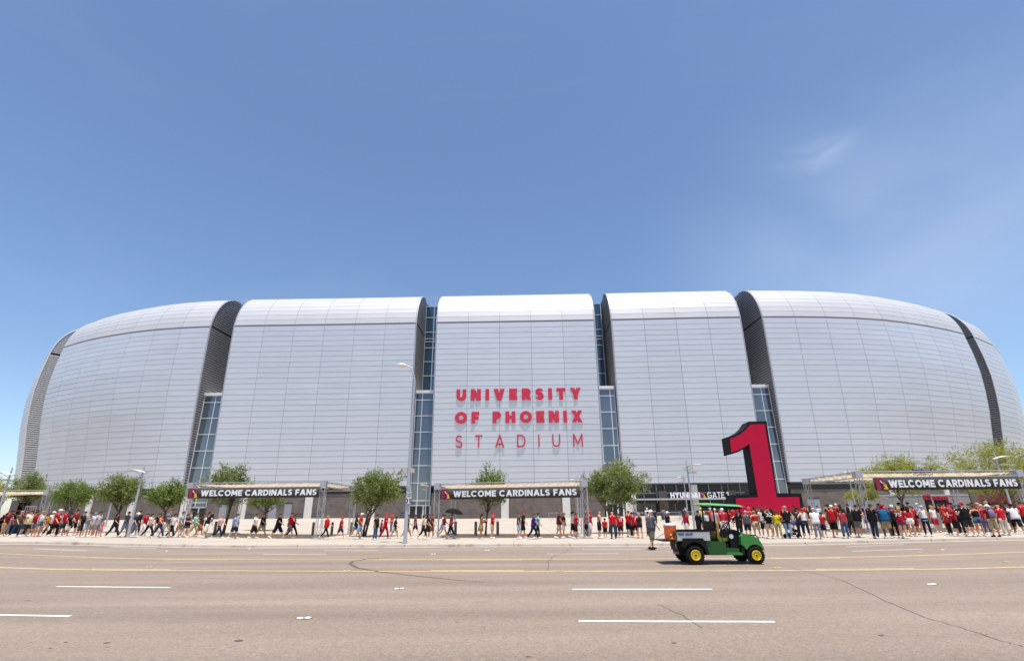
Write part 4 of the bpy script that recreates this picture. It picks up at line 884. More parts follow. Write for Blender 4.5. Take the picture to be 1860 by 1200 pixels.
# dark red display stand and white cabinet at the far left
q = at_y(-10, 930, 44); g0 = ground(q.x, 44); r = thing('merchandise_stand', (q.x, 44, g0), 'dark red tiered stand behind the queue at the far left edge', 'stand')
for k in range(4): MB().box((0, -.4 * k + 1.2, 0.35 * k * 0 + 1.75 - k * .36), (2.1, -.4 * k + 1.58, 1.83 - k * .36)).build('shelf', mat('stand_red', '6e1424', .6), r)
for u in (.05, 1.0, 2.0): MB().prism([(1.58, 0), (1.58, 1.745), (1.2, 1.745), (0, .66), (0, 0)], u, u + .06, 'x').build('side_frame', M_kblk, r)
q = at_y(44, 930, 42); g0 = ground(q.x, 42); r = thing('turnstile_rack', (q.x, 42, g0), 'tall grey barred rack behind the queue at left', 'rack')
for k in range(6): MB().tube([(k * .17, 0, 0), (k * .17 + .0, 0, 2.05)], .022, 6).build('bar', M_bar, r)
MB().tube([(0, 0, 2.05), (.85, 0, 2.05)], .03, 6).build('top_rail', M_bar, r); MB().tube([(0, 0, .1), (.85, 0, .1)], .03, 6).build('bottom_rail', M_bar, r)
for px, py_, y, lab in ((820, 935, 70, 0), (1206, 940, 72, 'dark litter bin beside the brick pier at the gate'), (384, 935, 76, 'dark litter bin near the doors under the left banner')):
    if lab == 0: continue
    q = at_y(px, py_, y); g0 = ground(q.x, y); r = thing('litter_bin', (q.x, y, g0), lab, 'bin'); MB().lathe([(.30, 0), (.33, .05), (.33, .95), (.30, 1.0)], 14).build('drum', M_kblk, r, 40); MB().lathe([(.36, 1.0), (.36, 1.06), (.2, 1.2), (.001, 1.22)], 14).build('lid', M_bol, r, 40)
# ================================================================== UTILITY VEHICLE
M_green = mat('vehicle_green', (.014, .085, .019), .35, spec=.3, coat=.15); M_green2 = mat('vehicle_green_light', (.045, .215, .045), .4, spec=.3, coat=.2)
M_roofg = mat('roof_green', (.10, .36, .12), .45); M_yellow = mat('vehicle_yellow', (.72, .52, .015), .4); M_seat = mat('seat_yellow', (.68, .50, .03), .55)
M_tyre = mat('tyre', (.016, .015, .014), .9, bump=.3, scale=30, spec=.15); M_pl = mat('black_plastic', (.010, .010, .010), .55, spec=.16); M_silv = mat('cargo_silver', (.55, .55, .56), .35, .6, var=.06, scale=4)
p = gp(1264.5, 1025, -.13); VY = .62                                # near rear wheel contact
veh = thing('utility_vehicle', (p.x, p.y + VY, gx(p.x) - .13), 'green and yellow utility cart with canopy parked on the roadway', 'utility vehicle', rz=-.02)
def vb(mb, name, M_, par=None, sm=False): return mb.build(name, M_, par or veh, sm)
def wheel(x, y, r, w):
    t_ = obj('wheel', None, veh, (x, y, r)); bpy.data.objects.remove(t_)
    prof = [(r * .55, -w / 2 + .06), (r * .80, -w / 2), (r * .95, -w * .42), (r, -w * .25), (r, w * .25), (r * .95, w * .42), (r * .80, w / 2), (r * .55, w / 2 - .06)]
    ty = MB().lathe(prof, 28, (0, 0, 0), 'y').build('wheel', M_tyre, veh, 35, (x, y, r)); ty['label'] = 'black tyre with yellow rim'
    sg = -1 if y < 0 else 1
    MB().lathe([(r * .56, 0), (r * .56, sg * .02), (r * .50, sg * .025), (r * .47, sg * -.008), (r * .26, sg * -.012), (r * .24, sg * .006), (r * .09, sg * .012), (.001, sg * .013)], 24, (0, sg * w * .46, 0), 'y').build('rim', M_yellow, ty, 35)
    MB().lathe([(r * .12, 0.012), (r * .10, sg * .03), (.001, sg * .035)], 12, (0, sg * (w * .46 + .002), 0), 'y').build('hub', M_pl, ty, 35)
    for k in range(5): a = k * 1.2566; MB().lathe([(.012, 0), (.012, sg * .012)], 6, (r * .3 * math.cos(a), sg * (w * .46 - .012), r * .3 * math.sin(a)), 'y').build('wheel_nut', M_pl, ty)
    mb = MB()
    for k in range(22):
        a = k * 2 * math.pi / 22
        for s2 in (-1, 1):
            M4 = Matrix.Rotation(-a, 4, 'Y') @ Matrix.Translation((r, s2 * w * .2, 0)) @ Matrix.Rotation(s2 * .5, 4, 'X'); mb.box((-.012, -w * .22, -.014), (.010, w * .22, .014), M=M4)
    mb.build('tread', M_tyre, ty)['kind'] = 'stuff'
for y in (-VY, VY): wheel(0, y, .305, .27); wheel(2.06, y, .285, .22)
# chassis, floor, side body
vb(MB().box((-.45, -.40, .28), (2.15, .40, .42)), 'chassis', M_pl)
for s in (-1, 1):
    ysk = lambda a, b_: (min(s * a, s * b_), max(s * a, s * b_))
    y0, y1 = ysk(.52, .66)
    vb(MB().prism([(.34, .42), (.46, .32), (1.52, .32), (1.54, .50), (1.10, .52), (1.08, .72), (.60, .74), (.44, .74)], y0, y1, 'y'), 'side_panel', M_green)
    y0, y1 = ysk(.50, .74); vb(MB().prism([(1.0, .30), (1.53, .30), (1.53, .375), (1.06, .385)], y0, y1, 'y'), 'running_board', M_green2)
    # rear fender arch
    y0, y1 = ysk(.46, .76); out = [(-.37, .84), (.30, .84), (.38, .74), (.46, .36), (.38, .34)]; inn_ = [(.33 * math.cos(a) * 1.12, .33 + .40 * math.sin(a)) for a in [math.radians(d_) for d_ in (8, 30, 55, 80, 105, 130, 150)]]
    vb(MB().prism(out + inn_ + [(-.44, .60)], y0, y1, 'y'), 'rear_fender', M_pl)
    # front fender with rounded arch
    y0, y1 = ysk(.42, .72); arch = [(2.06 + .335 * math.cos(a), .29 + .345 * math.sin(a)) for a in [math.radians(d_) for d_ in (25, 50, 75, 100, 125, 150)]]
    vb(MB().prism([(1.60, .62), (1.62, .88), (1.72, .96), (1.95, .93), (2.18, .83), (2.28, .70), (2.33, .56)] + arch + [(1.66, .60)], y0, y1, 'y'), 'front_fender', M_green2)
    y0, y1 = ysk(.50, .70); vb(MB().prism([(1.52, .30), (1.62, .30), (1.63, .555), (1.51, .555)], y0, y1, 'y'), 'fender_skirt', M_pl)
# hood: domed loft
mb = MB(); rings = []; vs = []; fs = []; K = 9
for x, h, w in ((1.64, 1.03, .50), (1.74, 1.04, .52), (1.92, .99, .50), (2.10, .90, .46), (2.22, .80, .42), (2.27, .68, .38)):
    for k in range(K):
        a = math.pi * k / (K - 1); c_ = math.cos(a); vs.append((x, -w * (abs(c_) ** .55) * (1 if c_ > 0 else -1), .60 + (h - .60) * math.sin(a) ** .5))
for i in range(5):
    for k in range(K - 1): fs.append((i * K + k, i * K + k + 1, (i + 1) * K + k + 1, (i + 1) * K + k))
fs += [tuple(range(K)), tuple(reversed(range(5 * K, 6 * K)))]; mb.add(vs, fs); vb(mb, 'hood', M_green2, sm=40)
vb(MB().box((2.255, -.34, .40), (2.30, .34, .66)), 'grille', M_pl)
for s in (-1, 1):
    hl = vb(MB().lathe([(.001, .07), (.055, .06), (.07, .0), (.07, -.05)], 14, (2.245, s * .26, .76), 'x'), 'headlight', mat('lamp_lens', (.6, .6, .58), .15), sm=40)
mb = MB(); mb.tube([(2.40, -.40, .45), (2.52, -.40, .62), (2.50, -.40, .86), (2.44, -.36, .90), (2.44, .36, .90), (2.50, .40, .86), (2.52, .40, .62), (2.40, .40, .45)], .022, 8)
for y in (-.15, .15): mb.tube([(2.42, y, .45), (2.53, y, .62), (2.45, y, .90)], .016, 6)
vb(mb, 'brush_guard', M_pl)
# dash and cowl, steering
vb(MB().prism([(1.14, .40), (1.50, .38), (1.51, 1.04), (1.36, 1.10), (1.22, 1.06), (1.16, .86)], -.52, .52, 'y'), 'dashboard', M_pl)
vb(MB().lathe([(.075, 0), (.07, .012), (.001, .014)], 18, (1.21, -.535, .88), 'y'), 'round_decal', mat('decal_white', (.6, .62, .66), .5))
vb(MB().tube([(1.28, -.25, 1.02), (1.08, -.25, 1.17)], .022, 8), 'steering_column', M_pl)
mb = MB(); n = 24; cs = Vector((1.05, -.25, 1.20)); ax = Vector((-.75, 0, .66)).normalized(); e1 = Vector((0, 1, 0)); e2 = ax.cross(e1)
mb.tube([cs + (e1 * math.cos(k * 2 * math.pi / n) + e2 * math.sin(k * 2 * math.pi / n)) * .19 for k in range(n + 1)], .018, 7)
sw = vb(mb, 'steering_wheel', M_pl, sm=60)
mb = MB()
for k in range(3): a = k * 2.094 + .5; mb.tube([cs, cs + (e1 * math.cos(a) + e2 * math.sin(a)) * .18], .012, 6)
vb(mb, 'spokes', M_pl, sw)
# seats
for y in (-.36, .12):
    st = vb(MB().prism([(.82, .70), (1.16, .74), (1.19, .80), (1.14, .83), (.84, .80), (.78, .76)], y - .0, y + .40 if y > 0 else y + .42, 'y'), 'seat', M_seat)
    vb(MB().prism([(.82, .76), (.74, .80), (.62, 1.30), (.66, 1.36), (.74, 1.30), (.80, 1.02), (.86, .84)], y, y + .42, 'y'), 'seat_back', M_seat, st)
    vb(MB().prism([(.80, .68), (1.16, .70), (1.16, .735), (.80, .695)], y + .01, y + .40, 'y'), 'seat_pan', M_pl, st)
vb(MB().box((.50, -.55, .42), (1.12, .55, .66)), 'seat_base', M_pl)
mb = MB(); mb.tube([(.86, -.56, .72), (.88, -.58, .90), (1.02, -.58, .90), (1.05, -.56, .74)], .016, 6); vb(mb, 'grab_rail', M_green)
vb(MB().tube([(1.12, -.1, .66), (1.10, -.1, .98)], .012, 6).lathe([(.025, 0), (.025, .05)], 8, (1.10, -.1, .97)), 'gear_lever', M_pl)
# rear screen, roof posts, roof
vb(MB().box((.60, -.58, 1.06), (.64, .58, 1.36)), 'rear_screen', M_pl)
for y in (-.58, .58):
    mb = MB(); mb.tube([(.58, y, .72), (.58, y, 1.90)], .028, 8); vb(mb, 'rear_post', M_pl)
    mb = MB(); mb.tube([(1.50, y, 1.02), (1.53, y, 1.50), (1.50, y, 1.84)], .026, 8); vb(mb, 'front_post', M_pl)
for s in (-1, 1): vb(MB().tube([(.58, s * .58, 1.86), (1.50, s * .58, 1.83)], .022, 8), 'roof_rail', M_pl)
vb(MB().tube([(.58, -.56, 1.36), (.58, .56, 1.36)], .02, 8), 'cross_bar', M_pl)
vb(MB().box((1.34, -.45, 1.77), (1.60, .45, 1.83)), 'roof_console', M_pl)
mb = MB(); vs = []; fs = []; nx, ny = 12, 10
for l in (0, 1):
    for i in range(nx + 1):
        for j in range(ny + 1):
            u, v = i / nx, j / ny; x = .0 + 1.64 * u; y = (-.70 + 1.40 * v); e = min(u, 1 - u) * nx; f = min(v, 1 - v) * ny
            edge = min(1, min(e, f) / 1.2); z = 2.00 - .09 * max(0, u - .12) - .02 * (1 - math.sin(v * math.pi)) - .055 * (1 - edge) - .03 * l * edge - (.0 if l == 0 else .008)
            vs.append((x, y, z))
o_ = (nx + 1) * (ny + 1)
for i in range(nx):
    for j in range(ny): a = i * (ny + 1) + j; fs += [(a, a + 1, a + ny + 2, a + ny + 1), (a + o_, a + ny + 1 + o_, a + ny + 2 + o_, a + 1 + o_)]
bd_ = [i * (ny + 1) for i in range(nx + 1)] + [nx * (ny + 1) + j for j in range(1, ny + 1)] + [i * (ny + 1) + ny for i in range(nx - 1, -1, -1)] + [j for j in range(ny - 1, 0, -1)]
fs += [(bd_[k], bd_[(k + 1) % len(bd_)], bd_[(k + 1) % len(bd_)] + o_, bd_[k] + o_) for k in range(len(bd_))]
mb.add(vs, fs); rf = vb(mb, 'canopy', M_roofg, sm=50)
# cargo box
cb = vb(MB().box((-.56, -.66, .78), (.57, .66, .815)), 'cargo_floor', M_pl)
for s in (-1, 1):
    y0, y1 = min(s * .66, s * .70), max(s * .66, s * .70)
    sp = vb(MB().box((-.555, y0, .76), (.575, y1, 1.04)), 'cargo_side', M_silv, cb)
    vb(MB().box((-.56, y0 - .01, 1.042), (.58, y1 + .01, 1.085)), 'cargo_rail', M_pl, cb)
vb(MB().box((.54, -.655, .82), (.575, .655, 1.10)), 'cargo_front', M_pl, cb)
for s in (-1, 1): vb(MB().box((-.615, s * .70 - .03, .72), (-.558, s * .70 + .03, 1.06)), 'corner_post', M_green, cb)
text('lettering', 'PRIDE GROUP', mat('print_blue', (.03, .05, .30), .5), cb, (-.52, -.703, .925), size=.085, bold=.24, depth=.004, sx=.66)
mb = MB().box((-1.02, -.62, .735), (-.56, .62, .77), M=Matrix.Identity(4)); vb(mb, 'tailgate', M_pl, cb)
for s in (-1, 1): vb(MB().tube([(-.57, s * .64, 1.0), (-.95, s * .63, .78)], .008, 5), 'tailgate_cable', M_pl, cb)
for s in (-1, 1): vb(MB().box((-.53, s * .34 - .06, .52), (-.502, s * .34 + .06, .64)), 'tail_light', mat('tail_red', (.25, .01, .012), .3))
vb(MB().box((-.50, -.42, .42), (.42, .42, .74)), 'engine_box', M_pl)
vb(MB().tube([(-.30, -.30, .36), (-.62, -.32, .36)], .035, 8), 'exhaust', M_galv)
# drink cooler on the lowered tailgate
q = veh.matrix_basis if False else None
ck = thing('drink_cooler', (veh.location.x - .70, veh.location.y - .40, veh.location.z + .772), 'orange barrel drink cooler with white lid on the cart tailgate', 'cooler')
MB().lathe([(.165, 0), (.185, .02), (.205, .30), (.215, .47)], 22).build('barrel', mat('cooler_orange', (.88, .15, .02), .45), ck, 40)
MB().lathe([(.222, .472), (.225, .52), (.21, .545), (.10, .552), (.001, .553)], 22).build('lid', mat('cooler_white', (.78, .77, .75), .4), ck, 40)
hd = MB().tube([(-.10, -.215, .38), (-.07, -.235, .42), (.07, -.235, .42), (.10, -.215, .38)], .016, 6).build('handle', mat('cooler_dark_orange', (.45, .05, .01), .5), ck)
MB().tube([(-.02, -.19, .07), (-.02, -.225, .07)], .018, 8).build('spigot', M_sgn, ck)
MB().box((-.07, -.216, .16), (-.02, -.203, .21)).build('label_patch', M_sgn, ck)

for o in veh.children:                                             # cab furniture sits a little further forward
    n_ = o.name.split('.')[0]
    d_ = {'seat': .19, 'seat_base': .1, 'rear_screen': .20, 'rear_post': .27, 'front_post': .26, 'roof_rail': .27, 'canopy': .46, 'cross_bar': .27, 'roof_console': .28, 'steering_column': .24, 'steering_wheel': .24, 'gear_lever': .17, 'grab_rail': .18,
          'dashboard': .16, 'round_decal': .16, 'brush_guard': -.16, 'running_board': .06, 'fender_skirt': .07}.get(n_, 0)
    o.location.x += d_
    if n_ == 'canopy': o.scale.x = .90
# ================================================================== PEOPLE
# Local frame: facing +X, left is +Y, base height 1.75 m
def pose_joints(P):
    """P: dict of angles in degrees -> joint positions"""
    r = math.radians; J = {}
    lean = r(P.get('lean', 3)); hip = Vector((0, 0, .93)); hd = P.get('head', 1.); k = P.get('torso', 1.)
    sp = Vector((math.sin(lean), 0, math.cos(lean)))
    J['pel'] = hip; J['waist'] = hip + sp * .14 * k; J['chest'] = hip + sp * .36 * k; J['neck0'] = hip + sp * .53 * k; J['neck1'] = hip + sp * .60 * k + Vector((.015, 0, 0))
    hb = Vector((P.get('hx', .02), P.get('hy', 0), 1)).normalized(); J['head'] = J['neck1'] + hb * .095 * hd; J['top'] = J['neck1'] + hb * .185 * hd; J['hb'] = hb
    for s, n in ((1, 'L'), (-1, 'R')):
        th, kn = r(P.get('th' + n, 0)), r(P.get('kn' + n, 4)); ab = r(P.get('leg_ab', 2.5)) * s; lg = P.get('legs', 1.)
        h = hip + Vector((0, s * .088, -.03)); J['hip' + n] = h
        k1 = h + Vector((math.sin(th), math.sin(ab), -math.cos(th))) * .42 * lg; a = th - kn; an = k1 + Vector((math.sin(a), math.sin(ab) * .3, -math.cos(a))) * .42 * lg
        J['kne' + n] = k1; J['ank' + n] = an; fa = r(P.get('ft' + n, 0)); J['toe' + n] = an + Vector((math.cos(fa) * .17, s * .02, -.045 + math.sin(fa) * .17)); J['heel' + n] = an + Vector((-.05 * math.cos(fa), 0, -.045 - math.sin(fa) * .05))
        sh = J['neck0'] + Vector((-.005, s * .166, -.040)); J['sho' + n] = sh
        ar, eb, ao, ei = r(P.get('ar' + n, 0)), r(P.get('el' + n, 12)), r(P.get('ao' + n, 9)) * s, r(P.get('ei' + n, 0)) * s
        e = sh + Vector((math.sin(ar) * math.cos(ao), math.sin(ao), -math.cos(ar) * math.cos(ao))) * .28; J['elb' + n] = e; f = ar + eb
        w = e + Vector((math.sin(f) * math.cos(ei), math.sin(ao) * .4 - math.sin(ei), -math.cos(f) * math.cos(ei))) * .245; J['wri' + n] = w; J['fdir' + n] = (w - e).normalized()
    m_ = min(J['heelL'].z, J['heelR'].z, J['toeL'].z, J['toeR'].z) - .035
    for q_ in J:
        if q_ not in ('hb', 'fdirL', 'fdirR'): J[q_] = J[q_] - Vector((0, 0, m_))
    return J
POSES = {
    'walkA': dict(thL=26, knL=6, ftL=12, thR=-20, knR=18, ftR=-28, arL=-22, elL=14, arR=24, elR=28, lean=5),
    'walkB': dict(thR=24, knR=8, ftR=10, thL=-18, knL=24, ftL=-30, arR=-20, elR=14, arL=20, elL=30, lean=5),
    'step': dict(thL=12, knL=10, ftL=4, thR=-10, knR=14, ftR=-10, arL=-8, elL=16, arR=10, elR=22, lean=4),
    'stand': dict(thL=1, thR=-1, arL=2, arR=-2, elL=14, elR=12, leg_ab=3),
    'phone': dict(thL=3, thR=-2, arL=8, arR=16, elL=92, elR=98, eiL=22, eiR=18, lean=4, hx=.28),
    'hip': dict(thL=4, knL=12, thR=-2, arL=-24, elL=88, aoL=34, eiL=30, arR=4, elR=16, leg_ab=4),
    'fold': dict(thL=2, thR=-2, arL=10, arR=12, elL=88, elR=84, eiL=52, eiR=50, lean=1),
    'hold': dict(thL=20, knL=10, ftL=8, thR=-15, knR=16, ftR=-20, arL=-6, elL=70, arR=14, elR=84, eiR=20, lean=5),
    'reach': dict(thL=3, thR=-3, arL=34, elL=40, arR=4, elR=18, lean=2),
    'child': dict(thL=22, knL=8, ftL=8, thR=-16, knR=18, ftR=-20, arL=-14, elL=18, arR=16, elR=26, lean=4, head=1.22),
    'child_stand': dict(thL=2, thR=-2, arL=4, arR=0, elL=20, elR=14, head=1.22, hx=.1),
}
J_ = {k: pose_joints(v) for k, v in POSES.items()}
def body_mesh(key):
    """one continuous skin from a joint graph: Skin modifier, subdivided; fingers are tapered chains rooted in the palm"""
    J = J_[key]; hs = POSES[key].get('head', 1.); V = []; E = []; R = []
    def v(p, r): V.append(p); R.append(r); return len(V) - 1
    pel = v(J['pel'], .105); wa = v(J['waist'], .10); ch = v(J['chest'], .115); n0 = v(J['neck0'], .062); n1 = v(J['neck1'], .052)
    hb = J['hb']; fw = Vector((1, 0, 0)); fw = (fw - hb * fw.dot(hb)).normalized()
    jaw = v(J['neck1'] + hb * .035 * hs + fw * .022, .060 * hs); he = v(J['head'] + fw * .012, .082 * hs); tp = v(J['top'] - hb * .045 + fw * 0, .074 * hs)
    E += [(pel, wa), (wa, ch), (ch, n0), (n0, n1), (n1, jaw), (jaw, he), (he, tp)]
    for n in 'LR':
        h = v(J['hip' + n], .088); k = v(J['kne' + n], .055); c = v(J['kne' + n].lerp(J['ank' + n], .35), .056); a = v(J['ank' + n], .036); t_ = v(J['toe' + n], .030); E += [(pel, h), (h, k), (k, c), (c, a), (a, t_)]
        s = v(J['sho' + n], .058); e = v(J['elb' + n], .040); w = v(J['wri' + n], .027); pm = v(J['wri' + n] + J['fdir' + n] * .07, .030); E += [(ch, s), (s, e), (e, w), (w, pm)]
    me = bpy.data.meshes.new('b'); me.from_pydata(V, E, []); o = obj('b', me); md = o.modifiers.new('s', 'SKIN'); md.use_smooth_shade = True
    for i, sv in enumerate(me.skin_vertices[0].data): sv.radius = (R[i], R[i]); sv.use_root = (i == 0)
    ss = o.modifiers.new('u', 'SUBSURF'); ss.levels = 1; dg = bpy.context.evaluated_depsgraph_get(); bm_ = bpy.data.meshes.new_from_object(o.evaluated_get(dg)); bpy.data.objects.remove(o)
    mb = MB()
    # nose, ears, brow and lips as small bumps on the head; fingers and thumb on each palm
    hc = J['head'] + fw * .012
    lf = hb.cross(fw)
    mb.tube([hc + fw * .070 * hs + hb * .022 * hs, hc + fw * .094 * hs - hb * .018 * hs, hc + fw * .075 * hs - hb * .026 * hs], [.008, .014, .010], 5)
    for s in (1, -1): mb.tube([hc + lf * s * .076 * hs + hb * .025 - fw * .01, hc + lf * s * .084 * hs - fw * .016, hc + lf * s * .074 * hs - hb * .03 - fw * .008], [.010, .016, .009], 5)
    mb.tube([hc + fw * .076 * hs - hb * .052 * hs + lf * .02, hc + fw * .083 * hs - hb * .052 * hs, hc + fw * .076 * hs - hb * .052 * hs - lf * .02], [.004, .009, .004], 5)
    for n, s in (('L', 1), ('R', -1)):
        f = J['fdir' + n]; w = J['wri' + n]; sd_ = Vector((1, 0, 0)); sd_ = (sd_ - f * sd_.dot(f)); sd_ = sd_.normalized() if sd_.length > .2 else Vector((0, 0, 1)); inn2 = f.cross(sd_) * s; inn2 = inn2 if inn2.y * s < 0 else -inn2
        for k, L in enumerate((.072, .080, .074, .058)):
            b0 = w + f * .075 + sd_ * (.024 - .016 * k); mb.tube([b0, b0 + f * L * .5 + inn2 * .008, b0 + f * L * .85 + inn2 * .032], [.0085, .008, .0055], 5)
        b0 = w + f * .035 + sd_ * .024; mb.tube([b0, b0 + f * .03 + sd_ * .024 + inn2 * .01, b0 + f * .062 + sd_ * .022 + inn2 * .026], [.011, .0095, .006], 5)
    m2 = mb.mesh('x', []); b = bmesh.new(); b.from_mesh(bm_); b.from_mesh(m2); me = bpy.data.meshes.new('body_' + key); b.to_mesh(me); b.free(); me.polygons.foreach_set('use_smooth', [True] * len(me.polygons)); return me
def cloth_mesh(key, kind):
    J = J_[key]; hs = POSES[key].get('head', 1.); mb = MB(); up = (1, 0, 0); sp = (J['chest'] - J['pel']).normalized(); hb = J['hb']; fw = (Vector((1, 0, 0)) - hb * hb.x).normalized(); lf = hb.cross(fw); hc = J['head'] + fw * .012
    def torso(prof, n=12): mb.tube([J['pel'] + sp * h + Vector((dx, 0, 0)) for h, a, b_, dx in prof], [(a, b_) for h, a, b_, dx in prof], n, up=up)
    def leg(n, stops):
        pts = []; rr = []
        for t_, r in stops:
            pts.append(J['hip' + n].lerp(J['kne' + n], t_) if t_ <= 1 else J['kne' + n].lerp(J['ank' + n], t_ - 1)); rr.append(r)
        mb.tube(pts, rr, 9, up=up)
    def sleeve(n, stops):
        pts = [J['sho' + n] + (J['chest'] - J['sho' + n]) * .25]; rr = [stops[0][1]]
        for t_, r in stops: pts.append(J['sho' + n].lerp(J['elb' + n], t_) if t_ <= 1 else J['elb' + n].lerp(J['wri' + n], t_ - 1)); rr.append(r)
        mb.tube(pts, rr, 9, up=up)
    if kind in ('tee', 'long', 'jersey', 'big'):
        e = {'big': .036, 'jersey': .012}.get(kind, 0.); hem = {'jersey': -.14, 'big': -.10}.get(kind, -.08)
        torso([(hem, .128 + e, .185 + e, 0), (.02, .130 + e * 1.2, .178 + e, .005 + e * .4), (.14, .126 + e * 1.4, .170 + e, .012 + e * .5), (.28, .130 + e, .180 + e * .6, .015), (.39, .124 + e * .5, .182 + e * .3, .008), (.47, .098, .140, 0), (.515, .066, .078, .0), (.55, .058, .062, .005)])
        for n in 'LR': sleeve(n, [(0, .066), (.3, .070 + e * .3), (.66 if kind != 'jersey' else .8, .072 + e * .3)] if kind != 'long' else [(0, .066), (.5, .062), (1, .056), (1.5, .050), (1.92, .042)])
    elif kind == 'tank':
        torso([(-.07, .118, .170, 0), (.03, .112, .158, 0), (.13, .104, .140, .008), (.26, .126, .158, .018), (.38, .122, .162, .012), (.46, .085, .120, .0), (.50, .060, .080, 0)])
        for n, s in (('L', 1), ('R', -1)): mb.tube([J['chest'] + Vector((.1, s * .09, .03)), J['neck0'] + Vector((.03, s * .10, .02)), J['chest'] + Vector((-.1, s * .09, .03))], .022, 6)
    elif kind == 'dress':
        torso([(-.42, .20, .25, 0), (-.2, .175, .225, 0), (.0, .140, .185, 0), (.13, .104, .140, .008), (.26, .126, .160, .018), (.38, .122, .168, .012), (.46, .088, .140, .0), (.51, .062, .080, 0)])
        for n in 'LR': sleeve(n, [(0, .070), (.3, .066)])
    elif kind in ('pants', 'jeans'):
        torso([(-.10, .118, .165, 0), (.0, .126, .172, 0), (.09, .118, .160, 0)])
        for n in 'LR': leg(n, [(-.05, .105), (.25, .098), (.7, .078), (1, .070), (1.35, .068), (1.9, .062)])
    elif kind == 'leggings':
        torso([(-.10, .112, .160, 0), (.0, .118, .166, 0), (.09, .112, .150, 0)])
        for n in 'LR': leg(n, [(-.05, .098), (.25, .088), (.7, .068), (1, .060), (1.3, .060), (1.88, .042)])
    elif kind == 'capri':
        torso([(-.10, .116, .164, 0), (.0, .122, .170, 0), (.09, .114, .152, 0)])
        for n in 'LR': leg(n, [(-.05, .102), (.25, .094), (.7, .078), (1, .070), (1.25, .068), (1.45, .066)])
    elif kind == 'shorts':
        torso([(-.10, .120, .168, 0), (.0, .128, .174, 0), (.09, .118, .160, 0)])
        for n in 'LR': leg(n, [(-.05, .108), (.3, .104), (.7, .098), (.98, .100)])
    elif kind == 'longshorts':
        torso([(-.10, .124, .174, 0), (.0, .130, .178, 0), (.09, .120, .162, 0)])
        for n in 'LR': leg(n, [(-.05, .112), (.3, .110), (.8, .106), (1.0, .104), (1.16, .106)])
    elif kind == 'hotpants':
        torso([(-.10, .118, .166, 0), (.0, .124, .172, 0), (.09, .114, .154, 0)])
        for n in 'LR': leg(n, [(-.05, .106), (.2, .104), (.46, .104)])
    elif kind == 'shoe':
        for n in 'LR':
            h, t_ = J['heel' + n], J['toe' + n]; d = (t_ - h).normalized(); u = Vector((0, 0, 1)); mb.tube([h - d * .035 + Vector((0, 0, .012)), h + Vector((0, 0, .022)), h.lerp(t_, .5) + Vector((0, 0, .016)), t_ + Vector((0, 0, .002)), t_ + d * .055 - Vector((0, 0, .006))], [(.030, .032), (.052, .042), (.048, .044), (.036, .046), (.016, .026)], 8, up=(0, 0, 1))
            mb.tube([J['ank' + n] - Vector((0, 0, .05)), J['ank' + n] + (J['kne' + n] - J['ank' + n]).normalized() * .03], [.048, .042], 8)
    elif kind in ('short', 'long_hair', 'bun'):
        n = 12; m_ = 7; o_ = len(mb.v)
        for i in range(m_):
            a = math.radians(8 + 104 * i / (m_ - 1))
            for j in range(n):
                t_ = 2 * math.pi * j / n; fr = max(0, math.cos(t_)); aa = a * (1 - .46 * fr ** 1.5); rr = .094 * hs
                p = hc + hb * (math.cos(aa) * rr * 1.08 + .008) + fw * (math.sin(aa) * math.cos(t_) * rr * 1.10 - .006) + lf * (math.sin(aa) * math.sin(t_) * rr * .98); mb.v.append(tuple(p))
        for i in range(m_ - 1):
            for j in range(n): q_ = (j + 1) % n; mb.f.append((o_ + i * n + j, o_ + i * n + q_, o_ + (i + 1) * n + q_, o_ + (i + 1) * n + j)); mb.mi.append(0)
        mb.f.append(tuple(o_ + j for j in range(n))); mb.mi.append(0)
        if kind == 'long_hair': mb.tube([hc - fw * .05 + hb * .03, hc - fw * .085 - hb * .05, hc - fw * .095 - hb * .17, hc - fw * .085 - hb * .30, hc - fw * .07 - hb * .36], [(.05, .075), (.048, .088), (.042, .095), (.032, .080), (.012, .04)], 9, up=(1, 0, 0))
        if kind == 'bun': mb.tube([hc - fw * .07 + hb * .05, hc - fw * .125 + hb * .04, hc - fw * .15 - hb * .05, hc - fw * .14 - hb * .14], [.03, .042, .03, .012], 8)
    elif kind in ('cap', 'bucket'):
        n = 14; o_ = len(mb.v); wide = kind == 'bucket'
        rings = [(5, 1.0), (35, 1.0), (62, 1.0), (84, 1.0)]
        for a, k in rings:
            for j in range(n):
                t_ = 2 * math.pi * j / n; r_ = math.radians(a); p = hc + hb * (math.cos(r_) * .092 * hs + .030 * hs) + fw * (math.sin(r_) * math.cos(t_) * .104 * hs) + lf * (math.sin(r_) * math.sin(t_) * .094 * hs); mb.v.append(tuple(p))
        k = len(rings)
        if wide:
            for j in range(n): t_ = 2 * math.pi * j / n; mb.v.append(tuple(hc + hb * .012 * hs + fw * math.cos(t_) * .165 * hs + lf * math.sin(t_) * .155 * hs))
            k += 1
        for i in range(k - 1):
            for j in range(n): q_ = (j + 1) % n; mb.f.append((o_ + i * n + j, o_ + i * n + q_, o_ + (i + 1) * n + q_, o_ + (i + 1) * n + j)); mb.mi.append(0)
        mb.f.append(tuple(o_ + j for j in range(n))); mb.mi.append(0)
